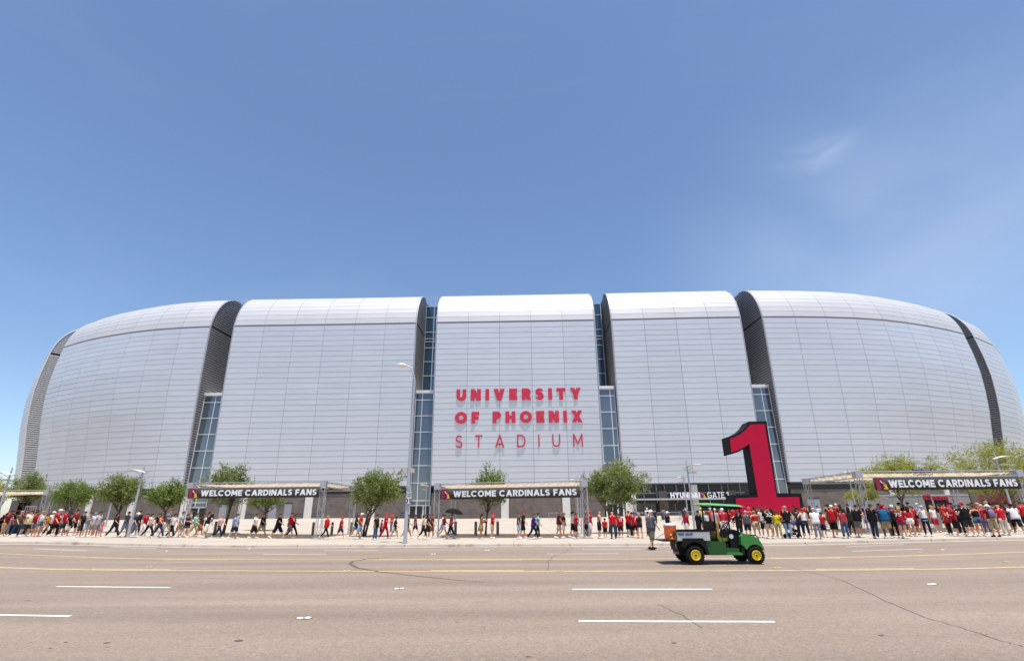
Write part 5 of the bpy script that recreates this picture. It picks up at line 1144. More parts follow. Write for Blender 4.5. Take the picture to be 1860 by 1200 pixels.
        if not wide:
            sd_ = POSES[key].get('brim', 1); b0 = hc + hb * .036 * hs; pts = [b0 + fw * .095 * hs * sd_ + lf * .075 * hs, b0 + fw * .165 * hs - hb * .012 + lf * .055 * hs, b0 + fw * .182 * hs - hb * .016, b0 + fw * .165 * hs - hb * .012 - lf * .055 * hs, b0 + fw * .095 * hs - lf * .075 * hs, b0 + fw * .06 * hs]
            mb.add(pts + [p - hb * .009 for p in pts], [tuple(range(6)), tuple(reversed(range(6, 12)))] + [(i, i + 6, (i + 1) % 6 + 6, (i + 1) % 6) for i in range(6)])
        # hair showing below the rim at the back
        mb.tube([hc - fw * .052 * hs + hb * .03, hc - fw * .056 * hs - hb * .045 * hs], [(.040 * hs, .072 * hs), (.030 * hs, .060 * hs)], 8, mi=1, up=(1, 0, 0))
    elif kind == 'eyes':
        for s in (1, -1): mb.tube([hc + fw * .070 * hs + hb * .014 * hs + lf * s * .030 * hs, hc + fw * .082 * hs + hb * .014 * hs + lf * s * .028 * hs], [.012 * hs, .007 * hs], 6)
    elif kind == 'shades': mb.tube([hc + fw * .05 * hs + lf * .078 * hs + hb * .016 * hs, hc + fw * .088 * hs + lf * .05 * hs + hb * .014 * hs, hc + fw * .098 * hs + hb * .016 * hs, hc + fw * .088 * hs - lf * .05 * hs + hb * .014 * hs, hc + fw * .05 * hs - lf * .078 * hs + hb * .016 * hs], [(.008, .006), (.018, .006), (.012, .006), (.018, .006), (.008, .006)], 6, up=(0, 0, 1))
    elif kind == 'bag':
        c_ = J['wriL'] + Vector((-.02, .05, .02)); mb.box(c_ - Vector((.14, .05, .14)), c_ + Vector((.14, .05, .08))); mb.tube([J['shoL'] + Vector((0, 0, .06)), c_ + Vector((.08, 0, .08))], .012, 5); mb.tube([J['shoL'] + Vector((0, 0, .06)), c_ + Vector((-.1, 0, .08))], .012, 5)
    elif kind == 'backpack':
        c_ = J['chest'] + Vector((-.19, 0, -.03)); mb.tube([c_ - sp * .20, c_ - sp * .15, c_ + sp * .10, c_ + sp * .17, c_ + sp * .19], [(.05, .10), (.085, .14), (.08, .135), (.05, .10), (.02, .05)], 10, up=(1, 0, 0))
    return mb.mesh(kind, [], 1)
_PM = {}
def pmesh(key, kind):
    if (key, kind) not in _PM:
        me = body_mesh(key) if kind == 'body' else cloth_mesh(key, kind); me.materials.clear()
        for _ in range(2 if kind in ('cap', 'bucket') else 1): me.materials.append(None)
        _PM[key, kind] = me
    return _PM[key, kind]
SKIN = {'l': 'd9a585', 'm': 'b97f5c', 'd': '6b4630', 't': 'c98f6c'}
HAIR = {'k': '1c1512', 'b': '4a3020', 'y': 'a07e4e', 'r': '7c3f22', 'g': '8c8884'}
PART = {'tee': 'shirt', 'long': 'shirt', 'jersey': 'jersey', 'big': 'shirt', 'tank': 'tank_top', 'dress': 'dress', 'pants': 'trousers', 'jeans': 'trousers', 'leggings': 'leggings', 'capri': 'capri_trousers', 'shorts': 'shorts', 'longshorts': 'shorts', 'hotpants': 'shorts', 'shoe': 'shoes',
        'short': 'hair', 'long_hair': 'hair', 'bun': 'hair', 'cap': 'cap', 'bucket': 'hat', 'eyes': 'eyes', 'shades': 'sunglasses', 'bag': 'bag', 'backpack': 'backpack'}
def skinmat(s): return mat('skin_' + s, SKIN[s], .55, spec=.4)
def add_part(root, pose, kind, M_, M2=None):
    o = obj(PART[kind], pmesh(pose, kind), root); o.material_slots[0].link = 'OBJECT'; o.material_slots[0].material = M_
    if len(o.material_slots) > 1: o.material_slots[1].link = 'OBJECT'; o.material_slots[1].material = M2 or M_
    return o
SHOES = ['d8d4cc', '2a2a2c', '6c655e', '1c1c1e', '8c5a40', 'a8a49e', '3a3430']
def person(px, py_, ph, pose, ang, top, bot, hair, skin, label, num=None, fat=1., y=None, shoe=None, extra=None, h=None, dz=0.):
    """feet pixel, head-top pixel, pose, facing angle (0 right, 90 away), 'kind hex' strings"""
    if y is None: p = gp(px, py_, dz)
    else: q = at_y(px, py_, y); p = Vector((q.x, y, ground(q.x, y)))
    hh = h or (at_y(px, ph, p.y).z - p.z); ch = pose.startswith('child')
    if not ch: hh = min(1.92, max(1.56, hh))
    r = thing('person', p, label, 'person', 'people queuing outside the stadium', math.radians(ang)); k = hh / 1.76; fat *= 1.08; r.scale = (k * fat, k * fat, k)
    o = obj('body', pmesh(pose, 'body'), r); o.material_slots[0].link = 'OBJECT'; o.material_slots[0].material = skinmat(skin)
    tk, tc_ = top.split(); add_part(r, pose, tk, cloth(tc_))
    if bot: bk_, bc = bot.split(); add_part(r, pose, bk_, cloth(bc))
    add_part(r, pose, 'shoe', cloth(shoe or SHOES[len(label) * 7 % len(SHOES)]))
    hk, hc_ = hair.split()
    if hk in ('cap', 'bucket'): add_part(r, pose, hk, cloth(hc_), cloth(HAIR['k']))
    elif hk != 'bald': add_part(r, pose, hk, cloth(HAIR.get(hc_, hc_)))
    add_part(r, pose, 'shades' if (hash(label) if False else len(label)) % 3 == 0 else 'eyes', mat('eye_dark', (.012, .011, .011), .3))
    J = J_[pose]
    if num:
        side = -1; c_ = J['chest'] + Vector((-.155, 0, -.06))
        t_ = text('number', num, mat('number_white', (.75, .73, .72), .7), r, c_ + Vector((0, 0, -.06)), (0, 0, -math.pi / 2), size=.20, bold=.22, depth=.035, align='CENTER', space=.12)
        c2 = J['chest'] + Vector((.165, 0, -.06)); t_ = text('number', num, mat('number_white', (.75, .73, .72)), r, c2 + Vector((0, 0, -.06)), (0, 0, math.pi / 2), size=.16, bold=.22, depth=.035, align='CENTER', space=.12)
    if extra:
        for e in extra.split(','):
            k_, c_ = e.split(); add_part(r, pose, k_, cloth(c_))
    return r
RED, DRED, BLK, NVY, KHA, GRY, DGR, WHT, JEA, LJE = 'b01428', '6c1424', '17171a', '1b2440', 'b19a78', '84858a', '3c3d42', 'e2e0dc', '33455f', '7f98ad'
PEOPLE = [
 # --- far left cluster
 (3, 974, 928, 'stand', 10, 'tee ' + DRED, 'shorts ' + KHA, 'cap 6b3b2a', 't', 'person in dark red tee cut off by the left edge'),
 (8, 973, 934, 'phone', 0, 'tee d58fae', 'capri ' + LJE, 'long_hair k', 'm', 'person in pink tee and pale jeans at the far left', dict(h=1.52)),
 (25, 975, 927, 'step', 0, 'big 5b4b3a', 'jeans 2a3f66', 'cap 8d8a86', 'l', 'man in olive-brown polo and blue jeans at the far left'),
 (37, 972, 928, 'stand', 20, 'tee ' + RED, 'shorts ' + DGR, 'cap ' + RED, 't', 'person in red tee and red cap behind the olive-brown polo'),
 (43, 974, 926, 'step', 0, 'big e3d9b0', 'shorts 3f4438', 'short b', 'l', 'man in pale yellow tee and dark patterned shorts'),
 (54, 973, 928, 'stand', 0, 'tee a02036', 'shorts ' + GRY, 'short k', 't', 'person in crimson tee and grey shorts beside the pale yellow tee'),
 (66, 974, 927, 'stand', -10, 'tank ' + WHT, 'hotpants 5a6a7c', 'long_hair y', 't', 'blonde woman in white tank top and denim shorts at left', dict(shoe='c98f6c')),
 (77, 973, 931, 'hold', 0, 'tee c08a3a', 'hotpants d8d2c6', 'bun b', 'm', 'woman in mustard top and white shorts at left'),
 (85, 972, 928, 'step', 0, 'tee ' + WHT, 'pants ' + BLK, 'cap ' + WHT, 'l', 'person in white cap half hidden behind the 52 jersey'),
 (95, 974, 924, 'step', 5, 'jersey ' + RED, 'pants 1c1c1e', 'cap ' + WHT, 'l', 'big man in red 52 jersey, white cap and black trousers', dict(num='52', fat=1.12)),
 (109, 973, 925, 'stand', 0, 'tee b4182e', 'shorts ' + DGR, 'short b', 't', 'bearded man in plain red tee left of the black jersey boy'),
 (119, 974, 933, 'child_stand', 10, 'jersey ' + BLK, 'shorts e4e2de', 'short k', 't', 'boy in black jersey number 3 and white shorts', dict(num='3', h=1.5)),
 (142, 975, 928, 'stand', 0, 'big 1d1c1e', 'longshorts 4b423c', 'cap 1a1a1c', 't', 'man in black tee and brown shorts with black cap at left'),
 (152, 975, 929, 'phone', 0, 'tee 7f8b96', 'shorts b9bcbd', 'cap 2a2c30', 'l', 'man in striped blue-grey tee and pale shorts'),
 (163, 974, 931, 'stand', 0, 'tee d9dee6', 'shorts ' + KHA, 'short g', 'l', 'person in white and blue tee and khaki shorts'),
 (171, 975, 928, 'stand', 0, 'tee b6c0c6', 'shorts 8d9094', 'short k', 'm', 'man in light grey-blue polo and grey shorts'),
 (180, 974, 944, 'child_stand', 0, 'dress d7809a', '', 'long_hair b', 'l', 'small girl in pink dress beside the grey-blue polo', dict(h=1.12)),
 (203, 975.5, 930, 'walkA', 0, 'tee 2b2a2d', 'jeans 20283a', 'long_hair k', 'm', 'woman in black tee and dark jeans striding alone left of the leaning lamp', dict(extra='bag 2a2220')),
 (223, 974.5, 928, 'step', 0, 'tee 5c5d63', 'shorts 8ba3bb', 'short k', 'm', 'man in grey tee and pale blue shorts left of the leaning lamp'),
 (240, 975.5, 930, 'step', 0, 'tee 232c48', 'shorts 85868a', 'bucket e6e2d8', 'l', 'man in navy tee and white sun hat right of the leaning lamp'),
 (258, 973, 930, 'walkB', 0, 'tee ' + RED, 'pants dcd8d0', 'short b', 'l', 'man in red tee and white trousers'),
 (267, 976, 932, 'walkA', 0, 'tee d8c9c4', 'pants 1a1a1d', 'bun k', 'l', 'woman in white and red top with black trousers striding', dict(extra='bag a01c30')),
 (281, 972, 931, 'walkB', 0, 'tee 1f1f21', 'shorts ' + KHA, 'short k', 'l', 'man in black tee and khaki shorts left of the tall grey tee'),
 (285, 976.5, 938, 'walkA', 0, 'tank d06058', 'jeans 2c3a5c', 'long_hair b', 't', 'woman in coral top and blue jeans'),
 (298, 976, 923.5, 'hold', 0, 'tee 6d6b72', 'shorts cfc4b2', 'short r', 'l', 'tall red-haired man in grey tee and cream shorts'),
 (309, 976, 931, 'walkB', 0, 'tee e0deda', 'pants 19191b', 'short k', 'm', 'man in white tee and black trousers left of the left frame post'),
 (323, 975.5, 928, 'step', 0, 'tee 9fb2c0', 'shorts ' + KHA, 'short b', 'l', 'person in pale blue tee behind the left frame post'),
 (334, 975.5, 934, 'hold', 0, 'tee 242326', 'hotpants 4a5a76', 'bun b', 'l', 'woman in black top and denim shorts with pink bag', dict(extra='bag b02858')),
 (349, 976.5, 930, 'walkA', 0, 'tee 7fc0b4', 'shorts ' + KHA, 'short b', 'l', 'man in mint green tee and khaki shorts'),
 (361, 975, 930, 'walkB', 0, 'tee 5c3a28', 'shorts 8a5a3c', 'long_hair b', 'm', 'woman in brown top behind the mint green tee'),
 (371, 977, 929, 'step', 55, 'jersey 1a1a1d', 'longshorts d6cbb8', 'cap 17171a', 't', 'man in black 40 jersey and cream shorts under the left banner', dict(num='40', fat=1.06)),
 (395, 977, 934, 'walkB', 10, 'tee d9b9ac', 'jeans 232a3e', 'short y', 'l', 'person in pale pink shirt and dark jeans'),
 (423, 978, 932, 'step', 0, 'big 7c92b0', 'shorts 26304e', 'short k', 'l', 'heavy woman in blue patterned top and navy shorts', dict(fat=1.15)),
 (459, 977.5, 932, 'step', 0, 'tee e3e1de', 'longshorts 211c1a', 'short k', 't', 'man in white tee and black shorts under the left banner'),
 (472, 976, 931, 'walkA', 0, 'tee 1b1b1d', 'shorts ' + KHA, 'cap 8e1e2c', 't', 'man in black tee and red cap beside the white tee'),
 (502, 977.5, 931, 'walkA', 0, 'big 141416', 'longshorts 161618', 'short b', 'l', 'large man in all black under the left banner', dict(fat=1.12)),
 (524, 977.5, 928.5, 'walkB', 0, 'jersey 9c1428', 'shorts 505560', 'short k', 't', 'man in red jersey and grey shorts right end of the left banner', dict(num='13')),
 (530, 975, 932, 'walkA', 5, 'tee 3a1a20', 'pants 18181a', 'bun b', 't', 'woman in dark top and black trousers with arm out'),
 (590, 978.5, 935, 'walkB', 0, 'big c0141c', 'leggings 17171a', 'short y', 'l', 'person in bright red tee and black leggings right of the left frame'),
 (617, 977.5, 939, 'child', 0, 'jersey a81a30', 'shorts 232c50', 'cap a81c30', 't', 'boy in red jersey, red cap and navy shorts', dict(h=1.42)),
 (644, 978.5, 937, 'walkA', 0, 'tee 1e1c1e', 'hotpants 5d7488', 'long_hair k', 't', 'woman in black tee and denim shorts with white bag', dict(extra='bag dcd8d0')),
 (652, 978.5, 931, 'step', 0, 'tee b0202c', 'shorts 8fa6c4', 'cap eceae4', 't', 'man in red tee, white cap and pale blue shorts'),
 (666, 969, 937, 'child_stand', 20, 'tee 5a1c28', 'shorts 1c1c1e', 'short k', 'm', 'boy in maroon tee behind the olive-green tree trunk', dict(h=1.5)),
 (681, 980, 935, 'stand', -20, 'big 1e1d20', 'jeans 4a6486', 'short k', 't', 'man in black graphic tee and blue jeans left of the street lamp'),
 (691, 974, 943, 'child_stand', 0, 'tee c01828', 'shorts ' + NVY, 'short k', 't', 'small child in red shirt beside the black graphic tee', dict(h=1.15)),
 (698, 978.5, 930, 'hold', 0, 'tee c2142a', 'pants a01a2c', 'cap b51830', 't', 'man all in red with red cap left of the street lamp'),
 (710, 967, 930, 'stand', 30, 'jersey c02a38', 'jeans 56769a', 'cap 8c1f2c', 'l', 'man in red and white jersey and jeans behind the all-red man'),
 (716, 977.5, 940, 'child', 0, 'jersey 17171a', 'shorts ' + KHA, 'short k', 't', 'boy in black jersey left of the street lamp pole', dict(h=1.4)),
 (738, 979, 934, 'walkA', 0, 'tee 17171a', 'shorts a88a66', 'short k', 'm', 'person in black top and tan shorts behind the street lamp pole'),
 (754, 971, 937.5, 'child', 180, 'tee 6c2634', 'shorts 232a48', 'short k', 't', 'boy in maroon tee and navy shorts right of the street lamp', dict(h=1.5)),
 (768, 980, 935, 'walkB', 0, 'tank e0dad2', 'capri 17171a', 'bun b', 't', 'woman in white tank top and black capris left of the centre frame'),
 (776, 978.5, 934, 'step', 0, 'tee 1c1a1c', 'shorts 2a2526', 'long_hair b', 't', 'woman in black top with tan bag left of the centre frame', dict(extra='bag 7a4a30')),
 (783, 977, 932, 'step', 0, 'tee 6a2030', 'shorts 8a5a48', 'short b', 't', 'woman in maroon top beside the left centre frame post'),
 (803, 971, 934, 'walkA', 0, 'tee e4e2de', 'jeans 6b90c0', 'short k', 't', 'man in white tee and light blue jeans inside the centre frame'),
 (805, 976, 937, 'walkB', 0, 'tee 86202e', 'hotpants d2d4d8', 'bun b', 't', 'woman in dark red tee and white shorts left of the umbrella'),
 (818, 978, 936, 'hold', 0, 'tee b04050', 'capri 1c1c24', 'short b', 't', 'woman in rose red tee and black trousers under the umbrella'),
 (873.5, 978, 935.5, 'phone', 5, 'dress 9a7a4c', '', 'long_hair k', 'm', 'woman in tan patterned dress beside the slim tree', dict(extra='bag 241c1a')),
 (894, 977.5, 930, 'phone', 0, 'tee c01826', 'shorts ' + KHA, 'cap b01424', 'l', 'man in red tee and red cap right of the slim tree'),
 (942, 978.5, 930, 'stand', 0, 'tee 3f3f42', 'shorts 8fb4d2', 'short b', 'l', 'man in charcoal tee and sky blue shorts under the centre banner'),
 (950, 977, 927, 'step', 0, 'tee 17171a', 'shorts 1a1a1c', 'cap b41828', 't', 'man in black tee and red cap under the centre banner'),
 (969, 979, 930.5, 'walkA', 0, 'big 3d2068', 'jeans 1c2033', 'short b', 't', 'man in purple shirt and dark jeans'),
 (977, 978, 930.5, 'step', 0, 'tee 5fc0c8', 'leggings 17171a', 'short k', 't', 'woman in turquoise top and black leggings beside the purple shirt'),
 (1016, 977.5, 925.5, 'step', 0, 'big 5c1820', 'shorts ' + KHA, 'short r', 't', 'man in maroon shirt and khaki shorts right half of centre banner'),
 (1024.5, 976, 932.5, 'stand', 0, 'tee 161618', 'shorts e2e0dc', 'short y', 'l', 'blonde woman in black tee and white shorts under the centre banner', dict(extra='bag e0ded8')),
 (1041, 976, 928, 'step', 0, 'tee dcd8d6', 'shorts 17171a', 'bun k', 'l', 'person in white tee left of the right centre frame post'),
 (1047, 978, 932, 'step', 10, 'tee a41826', 'shorts 17171a', 'short b', 't', 'woman in red top and black shorts left of the right centre frame post'),
 (1065, 976, 930, 'stand', 40, 'tee 8a2438', 'pants 17171a', 'short k', 't', 'person in maroon and black trousers behind the right centre post'),
 (1072, 976, 927, 'stand', 30, 'tee c01a28', 'shorts dcd8d2', 'cap bc1c2c', 't', 'person in red tee and white shorts right of the centre frame'),
 (1090, 977.5, 926.5, 'stand', 10, 'tank 6e6e74', 'shorts 1b1b1e', 'bald x', 'l', 'bald man in grey tank top and black shorts'),
 (1100, 976, 943, 'child_stand', 70, 'tee b81a28', 'shorts 17171a', 'short k', 'm', 'small boy in red tee beside the grey tank top', dict(h=1.18)),
 (1115, 978, 927.5, 'stand', 85, 'tee b81420', 'jeans 39404c', 'bald x', 'l', 'man in red polo and dark jeans with his back turned', dict(shoe='a01820')),
 (1123, 975.5, 932, 'stand', 60, 'tee 1e1e22', 'jeans 41597c', 'short k', 'm', 'person in dark tee and jeans behind the boy in jersey 11'),
 (1128.5, 976, 937, 'child_stand', 88, 'jersey b41a2a', 'shorts 17171a', 'short k', 'm', 'boy in red 11 jersey and black shorts, back turned', dict(num='11', h=1.45)),
 (1143, 975, 926.5, 'phone', 40, 'tee b0141e', 'shorts 17171a', 'short b', 'l', 'man in red tee and black shorts below the dense tree'),
 (1149, 975, 931, 'stand', 20, 'jersey 961628', 'jeans 27334e', 'short k', 't', 'person in dark red jersey and jeans below the dense tree'),
 (1155, 976, 934, 'stand', 80, 'jersey a61a30', 'shorts 17171a', 'short b', 't', 'person in crimson jersey left of the woman in black tank top'),
 (1163.5, 977, 931, 'hip', 100, 'tank 171618', 'hotpants 20201f', 'long_hair y', 't', 'blonde woman in black tank top with bare legs', dict(shoe='c98f6c')),
 (1179, 973, 928, 'stand', 30, 'tank d8d0cc', 'pants 7a3442', 'short k', 'm', 'person in white top and maroon trousers behind the walking man'),
 (1186, 998, 930.5, 'step', 25, 'big 54575e', 'longshorts 6a6355', 'cap dcd6d4', 'l', 'man in grey tee and camouflage shorts stepping into the road', dict(h=1.80, shoe='1c1c1e', dz=-.13)),
 (1215, 976, 928, 'step', 10, 'tee 17171a', 'shorts ' + DGR, 'cap e6e4e0', 'm', 'teenager in black tee and white cap behind the cooler'),
 (1249, 976, 927.5, 'stand', 20, 'long a8142c', 'pants e0dcd8', 'long_hair b', 't', 'woman in red jacket and white trousers left of the lamp post'),
 # --- behind the vehicle
 (1272, 977, 926, 'stand', 30, 'long 141418', 'pants 17171a', 'short k', 't', 'person in black jacket behind the vehicle cargo bed'),
 (1283, 977, 929, 'stand', 10, 'tee a8bccc', 'jeans 2a3550', 'long_hair y', 'l', 'blonde woman in pale blue top behind the vehicle'),
 (1303, 976, 922.5, 'stand', 40, 'tee b89a98', 'pants a27c50', 'cap e0ded8', 'l', 'man in plaid shirt and tan trousers behind the seat'),
 (1309, 975, 925, 'stand', 30, 'tee 47484e', 'shorts 26262a', 'short b', 't', 'man in dark grey tee behind the plaid shirt'),
 (1318, 976, 922, 'stand', 60, 'tee b0283a', 'shorts dcd8d2', 'cap ecebe6', 'l', 'man in red checked shirt and white cap behind the steering wheel'),
 (1327, 976, 923, 'phone', 20, 'tee b81424', 'shorts e0ded8', 'short b', 'l', 'man in red tee looking at his hands behind the dashboard'),
 (1295, 962, 921, 'stand', 90, 'tee a31c30', 'shorts 17171a', 'cap e2dfda', 't', 'distant person in red tee seen under the front of the vehicle roof'),
 (1312, 960, 921, 'stand', 60, 'tee b52a3c', 'shorts ' + KHA, 'short b', 'l', 'distant person in rose tee seen under the vehicle roof'),
 (1279, 962, 921, 'stand', 110, 'tee d9c86a', 'shorts ' + DGR, 'bucket d8c27a', 'l', 'distant person in yellow hat left under the vehicle roof'),
 (1345, 976, 927, 'stand', 30, 'tee 1a1a1c', 'pants 202024', 'long_hair b', 't', 'woman in black tee and black trousers above the hood'),
 (1361, 977, 929, 'stand', 70, 'big 4a4b50', 'shorts 25262a', 'cap a9aaad', 'l', 'man in charcoal graphic tee and grey cap above the hood'),
 (1368, 972, 920, 'stand', 80, 'jersey a8203a', 'shorts ' + GRY, 'cap d0606c', 't', 'person in red and white jersey behind the charcoal graphic tee'),
 (1377, 976, 930, 'hip', 90, 'tank b02630', 'shorts b6a184', 'short y', 't', 'woman in red tank top and khaki shorts, back turned', dict(fat=1.1)),
 (1392, 976, 920, 'stand', 80, 'tee dcdad6', 'shorts 17171a', 'long_hair b', 't', 'woman in white tee left of the 32 jersey'),
 (1401, 978, 919, 'stand', 88, 'jersey 141416', 'shorts b7a588', 'cap 8c2634', 't', 'man in black 32 jersey and khaki shorts, back turned', dict(num='32', fat=1.08)),
 (1409, 974, 922, 'stand', 90, 'tee 3a1418', 'pants 241a1c', 'long_hair k', 'd', 'woman with long dark hair right of the 32 jersey'),
 (1417, 976.5, 931, 'child_stand', 60, 'tee d6c40e', 'pants c4ad84', 'short b', 't', 'boy in yellow tee and khaki trousers', dict(h=1.5)),
 (1435, 977.5, 918, 'reach', 55, 'jersey 19191c', 'jeans 8aa0b6', 'cap 8d8d90', 'l', 'man in black jersey and faded jeans pushing the stroller'),
 (1448, 974, 928, 'stand', 80, 'tank d8c8c0', 'hotpants 2d62b8', 'long_hair b', 't', 'girl in pale top with blue shorts behind the stroller', dict(h=1.58)),
 (1458, 977.5, 920, 'stand', 80, 'tee 30343f', 'pants 1c2236', 'short k', 'm', 'man in dark plaid shirt left of the white tank woman'),
 (1467, 977.5, 922, 'hip', 80, 'tank e4ddd2', 'capri 1e2748', 'bun r', 'l', 'red-haired woman in white tank top and navy capris'),
 (1488, 978.5, 921.5, 'stand', 85, 'big e6e5e4', 'pants 84868b', 'cap b9b4ae', 'l', 'man in white tee and grey trousers, hands behind back'),
 (1499, 975.5, 935, 'child_stand', 40, 'tee b02430', 'shorts 242a4a', 'short b', 't', 'child in red top right of the white tee', dict(h=1.35)),
 (1519, 976, 916, 'phone', 30, 'jersey b41a24', 'longshorts 151517', 'cap e8e6e2', 't', 'man in red jersey, white cap and black shorts left of the right frame'),
 (1538, 977.5, 922.5, 'stand', 85, 'tee a03040', 'jeans 3c567c', 'bun k', 't', 'woman in washed red tee and blue jeans'),
 (1551, 975, 919.5, 'stand', 60, 'tee 2a2a2c', 'shorts 3a2c28', 'long_hair k', 'd', 'woman in dark top with dark hair left of the right frame post'),
 (1564, 976, 915.5, 'phone', 20, 'big 17171a', 'shorts 70726e', 'short k', 't', 'man in black tee and grey shorts against the right frame post'),
 (1593, 978, 914, 'fold', 20, 'big 141417', 'jeans 2a3040', 'cap 46402e', 'm', 'man in black tee and dark jeans inside the right frame'),
 (1615, 977.5, 915, 'stand', 60, 'big 1c5a86', 'shorts a48c68', 'cap 9a2230', 'd', 'man in teal blue shirt and khaki shorts', dict(fat=1.1)),
 (1629, 976, 918, 'stand', 70, 'tee 121214', 'pants 131315', 'bald x', 'd', 'man all in black right of the teal blue shirt'),
 (1633, 972, 916, 'stand', 80, 'tee 7a1c2a', 'shorts ' + DGR, 'cap e9e6e0', 't', 'person in white cap behind the man all in black'),
 (1645, 978, 918, 'reach', 30, 'jersey a8182c', 'hotpants 40547a', 'long_hair y', 'l', 'blonde woman in red jersey 75 and denim shorts', dict(num='75', fat=1.08)),
 (1660, 974, 921, 'stand', 80, 'tank c01a22', 'hotpants ece9e6', 'long_hair k', 't', 'woman in red tank top and white shorts, dark hair'),
 (1667, 971, 915.5, 'stand', 85, 'jersey ac1a2c', 'shorts 8e2030', 'cap 6c7680', 't', 'man in red jersey behind the woman in white shorts'),
 (1688, 974, 917, 'hip', 70, 'tank dcdbd8', 'leggings 1b2140', 'cap b8b2aa', 't', 'woman in white tank top and navy leggings with black bag', dict(extra='bag 17171a')),
 (1705, 967, 917, 'stand', 110, 'tee dedad6', 'shorts b03040', 'long_hair y', 'l', 'blonde woman in white top behind the angled barrier'),
 (1741, 973, 916, 'fold', 150, 'jersey b0142a', 'longshorts 18181a', 'cap a81a2a', 'l', 'big man in long red 11 jersey and red cap', dict(num='11', fat=1.15)),
 (1727, 971, 929, 'child_stand', 120, 'jersey b01a2c', 'pants 17171a', 'cap a81a2a', 't', 'child in red jersey number 2 at the barrier', dict(num='2', h=1.35)),
 (1750, 971, 914, 'stand', 80, 'jersey 1b1b1e', 'pants 17171a', 'cap 4a6a94', 't', 'man in black jersey and blue cap right of the big red jersey'),
 (1765, 974.5, 911, 'hip', 85, 'big 161618', 'shorts 33363a', 'cap b01c28', 'l', 'man in black tee, grey patterned shorts and red cap'),
 (1784, 973.5, 917, 'hip', 80, 'tank 1a1a1c', 'hotpants 475c7e', 'short b', 't', 'woman in black tank top and denim shorts at right'),
 (1797, 970, 915, 'stand', 60, 'tee b4162c', 'jeans 44608a', 'cap b7b59a', 'l', 'man in red tee and blue jeans at right'),
 (1811, 974.5, 920, 'stand', 75, 'tee 5e1c2c', 'longshorts a89a78', 'bucket d6d0c0', 't', 'person in maroon tee with purple backpack and sun hat', dict(extra='backpack 8c7c9c', shoe='17171a')),
 (1830, 972, 917, 'stand', 85, 'tee c0182e', 'pants c9c0b2', 'bald x', 'l', 'bald man in bright red tee and beige trousers at right'),
 (1853, 969, 912.5, 'walkA', 60, 'big e2e2e4', 'longshorts 161618', 'short k', 'd', 'man in white tee and black shorts at the right edge'),
 (1872, 967, 909, 'stand', 80, 'tee c01826', 'shorts 17171a', 'short b', 't', 'man in red tee cut by the right edge'),
 (1808, 966, 909, 'stand', 80, 'tee 6c7076', 'shorts ' + KHA, 'short g', 'l', 'grey-haired person in grey tee behind the sun hat'),
 (1822, 966, 911, 'stand', 70, 'tee 151517', 'shorts ' + DGR, 'short k', 't', 'person in black tee behind the bald man in red'),
 (1843, 965, 911, 'stand', 100, 'tee 1d2026', 'shorts ' + DGR, 'short k', 'm', 'person in dark tee left of the white tee at the right edge'),
 (1757, 967, 917, 'stand', 90, 'tee a82034', 'shorts 17171a', 'short k', 't', 'person in crimson tee between the two black shirts at right'),
 (1775, 966, 913, 'stand', 80, 'tee 3a3d42', 'shorts ' + KHA, 'short b', 't', 'person in slate tee behind the black tank top at right'),
 (1680, 966, 913, 'stand', 80, 'tee 90b8dc', 'shorts ' + KHA, 'cap d8d6d0', 'l', 'man in sky blue shirt left of the kiosks'),
 (1480, 970, 917, 'stand', 70, 'tee 30333a', 'shorts ' + KHA, 'long_hair b', 't', 'person in slate top behind the red-haired woman'),
]
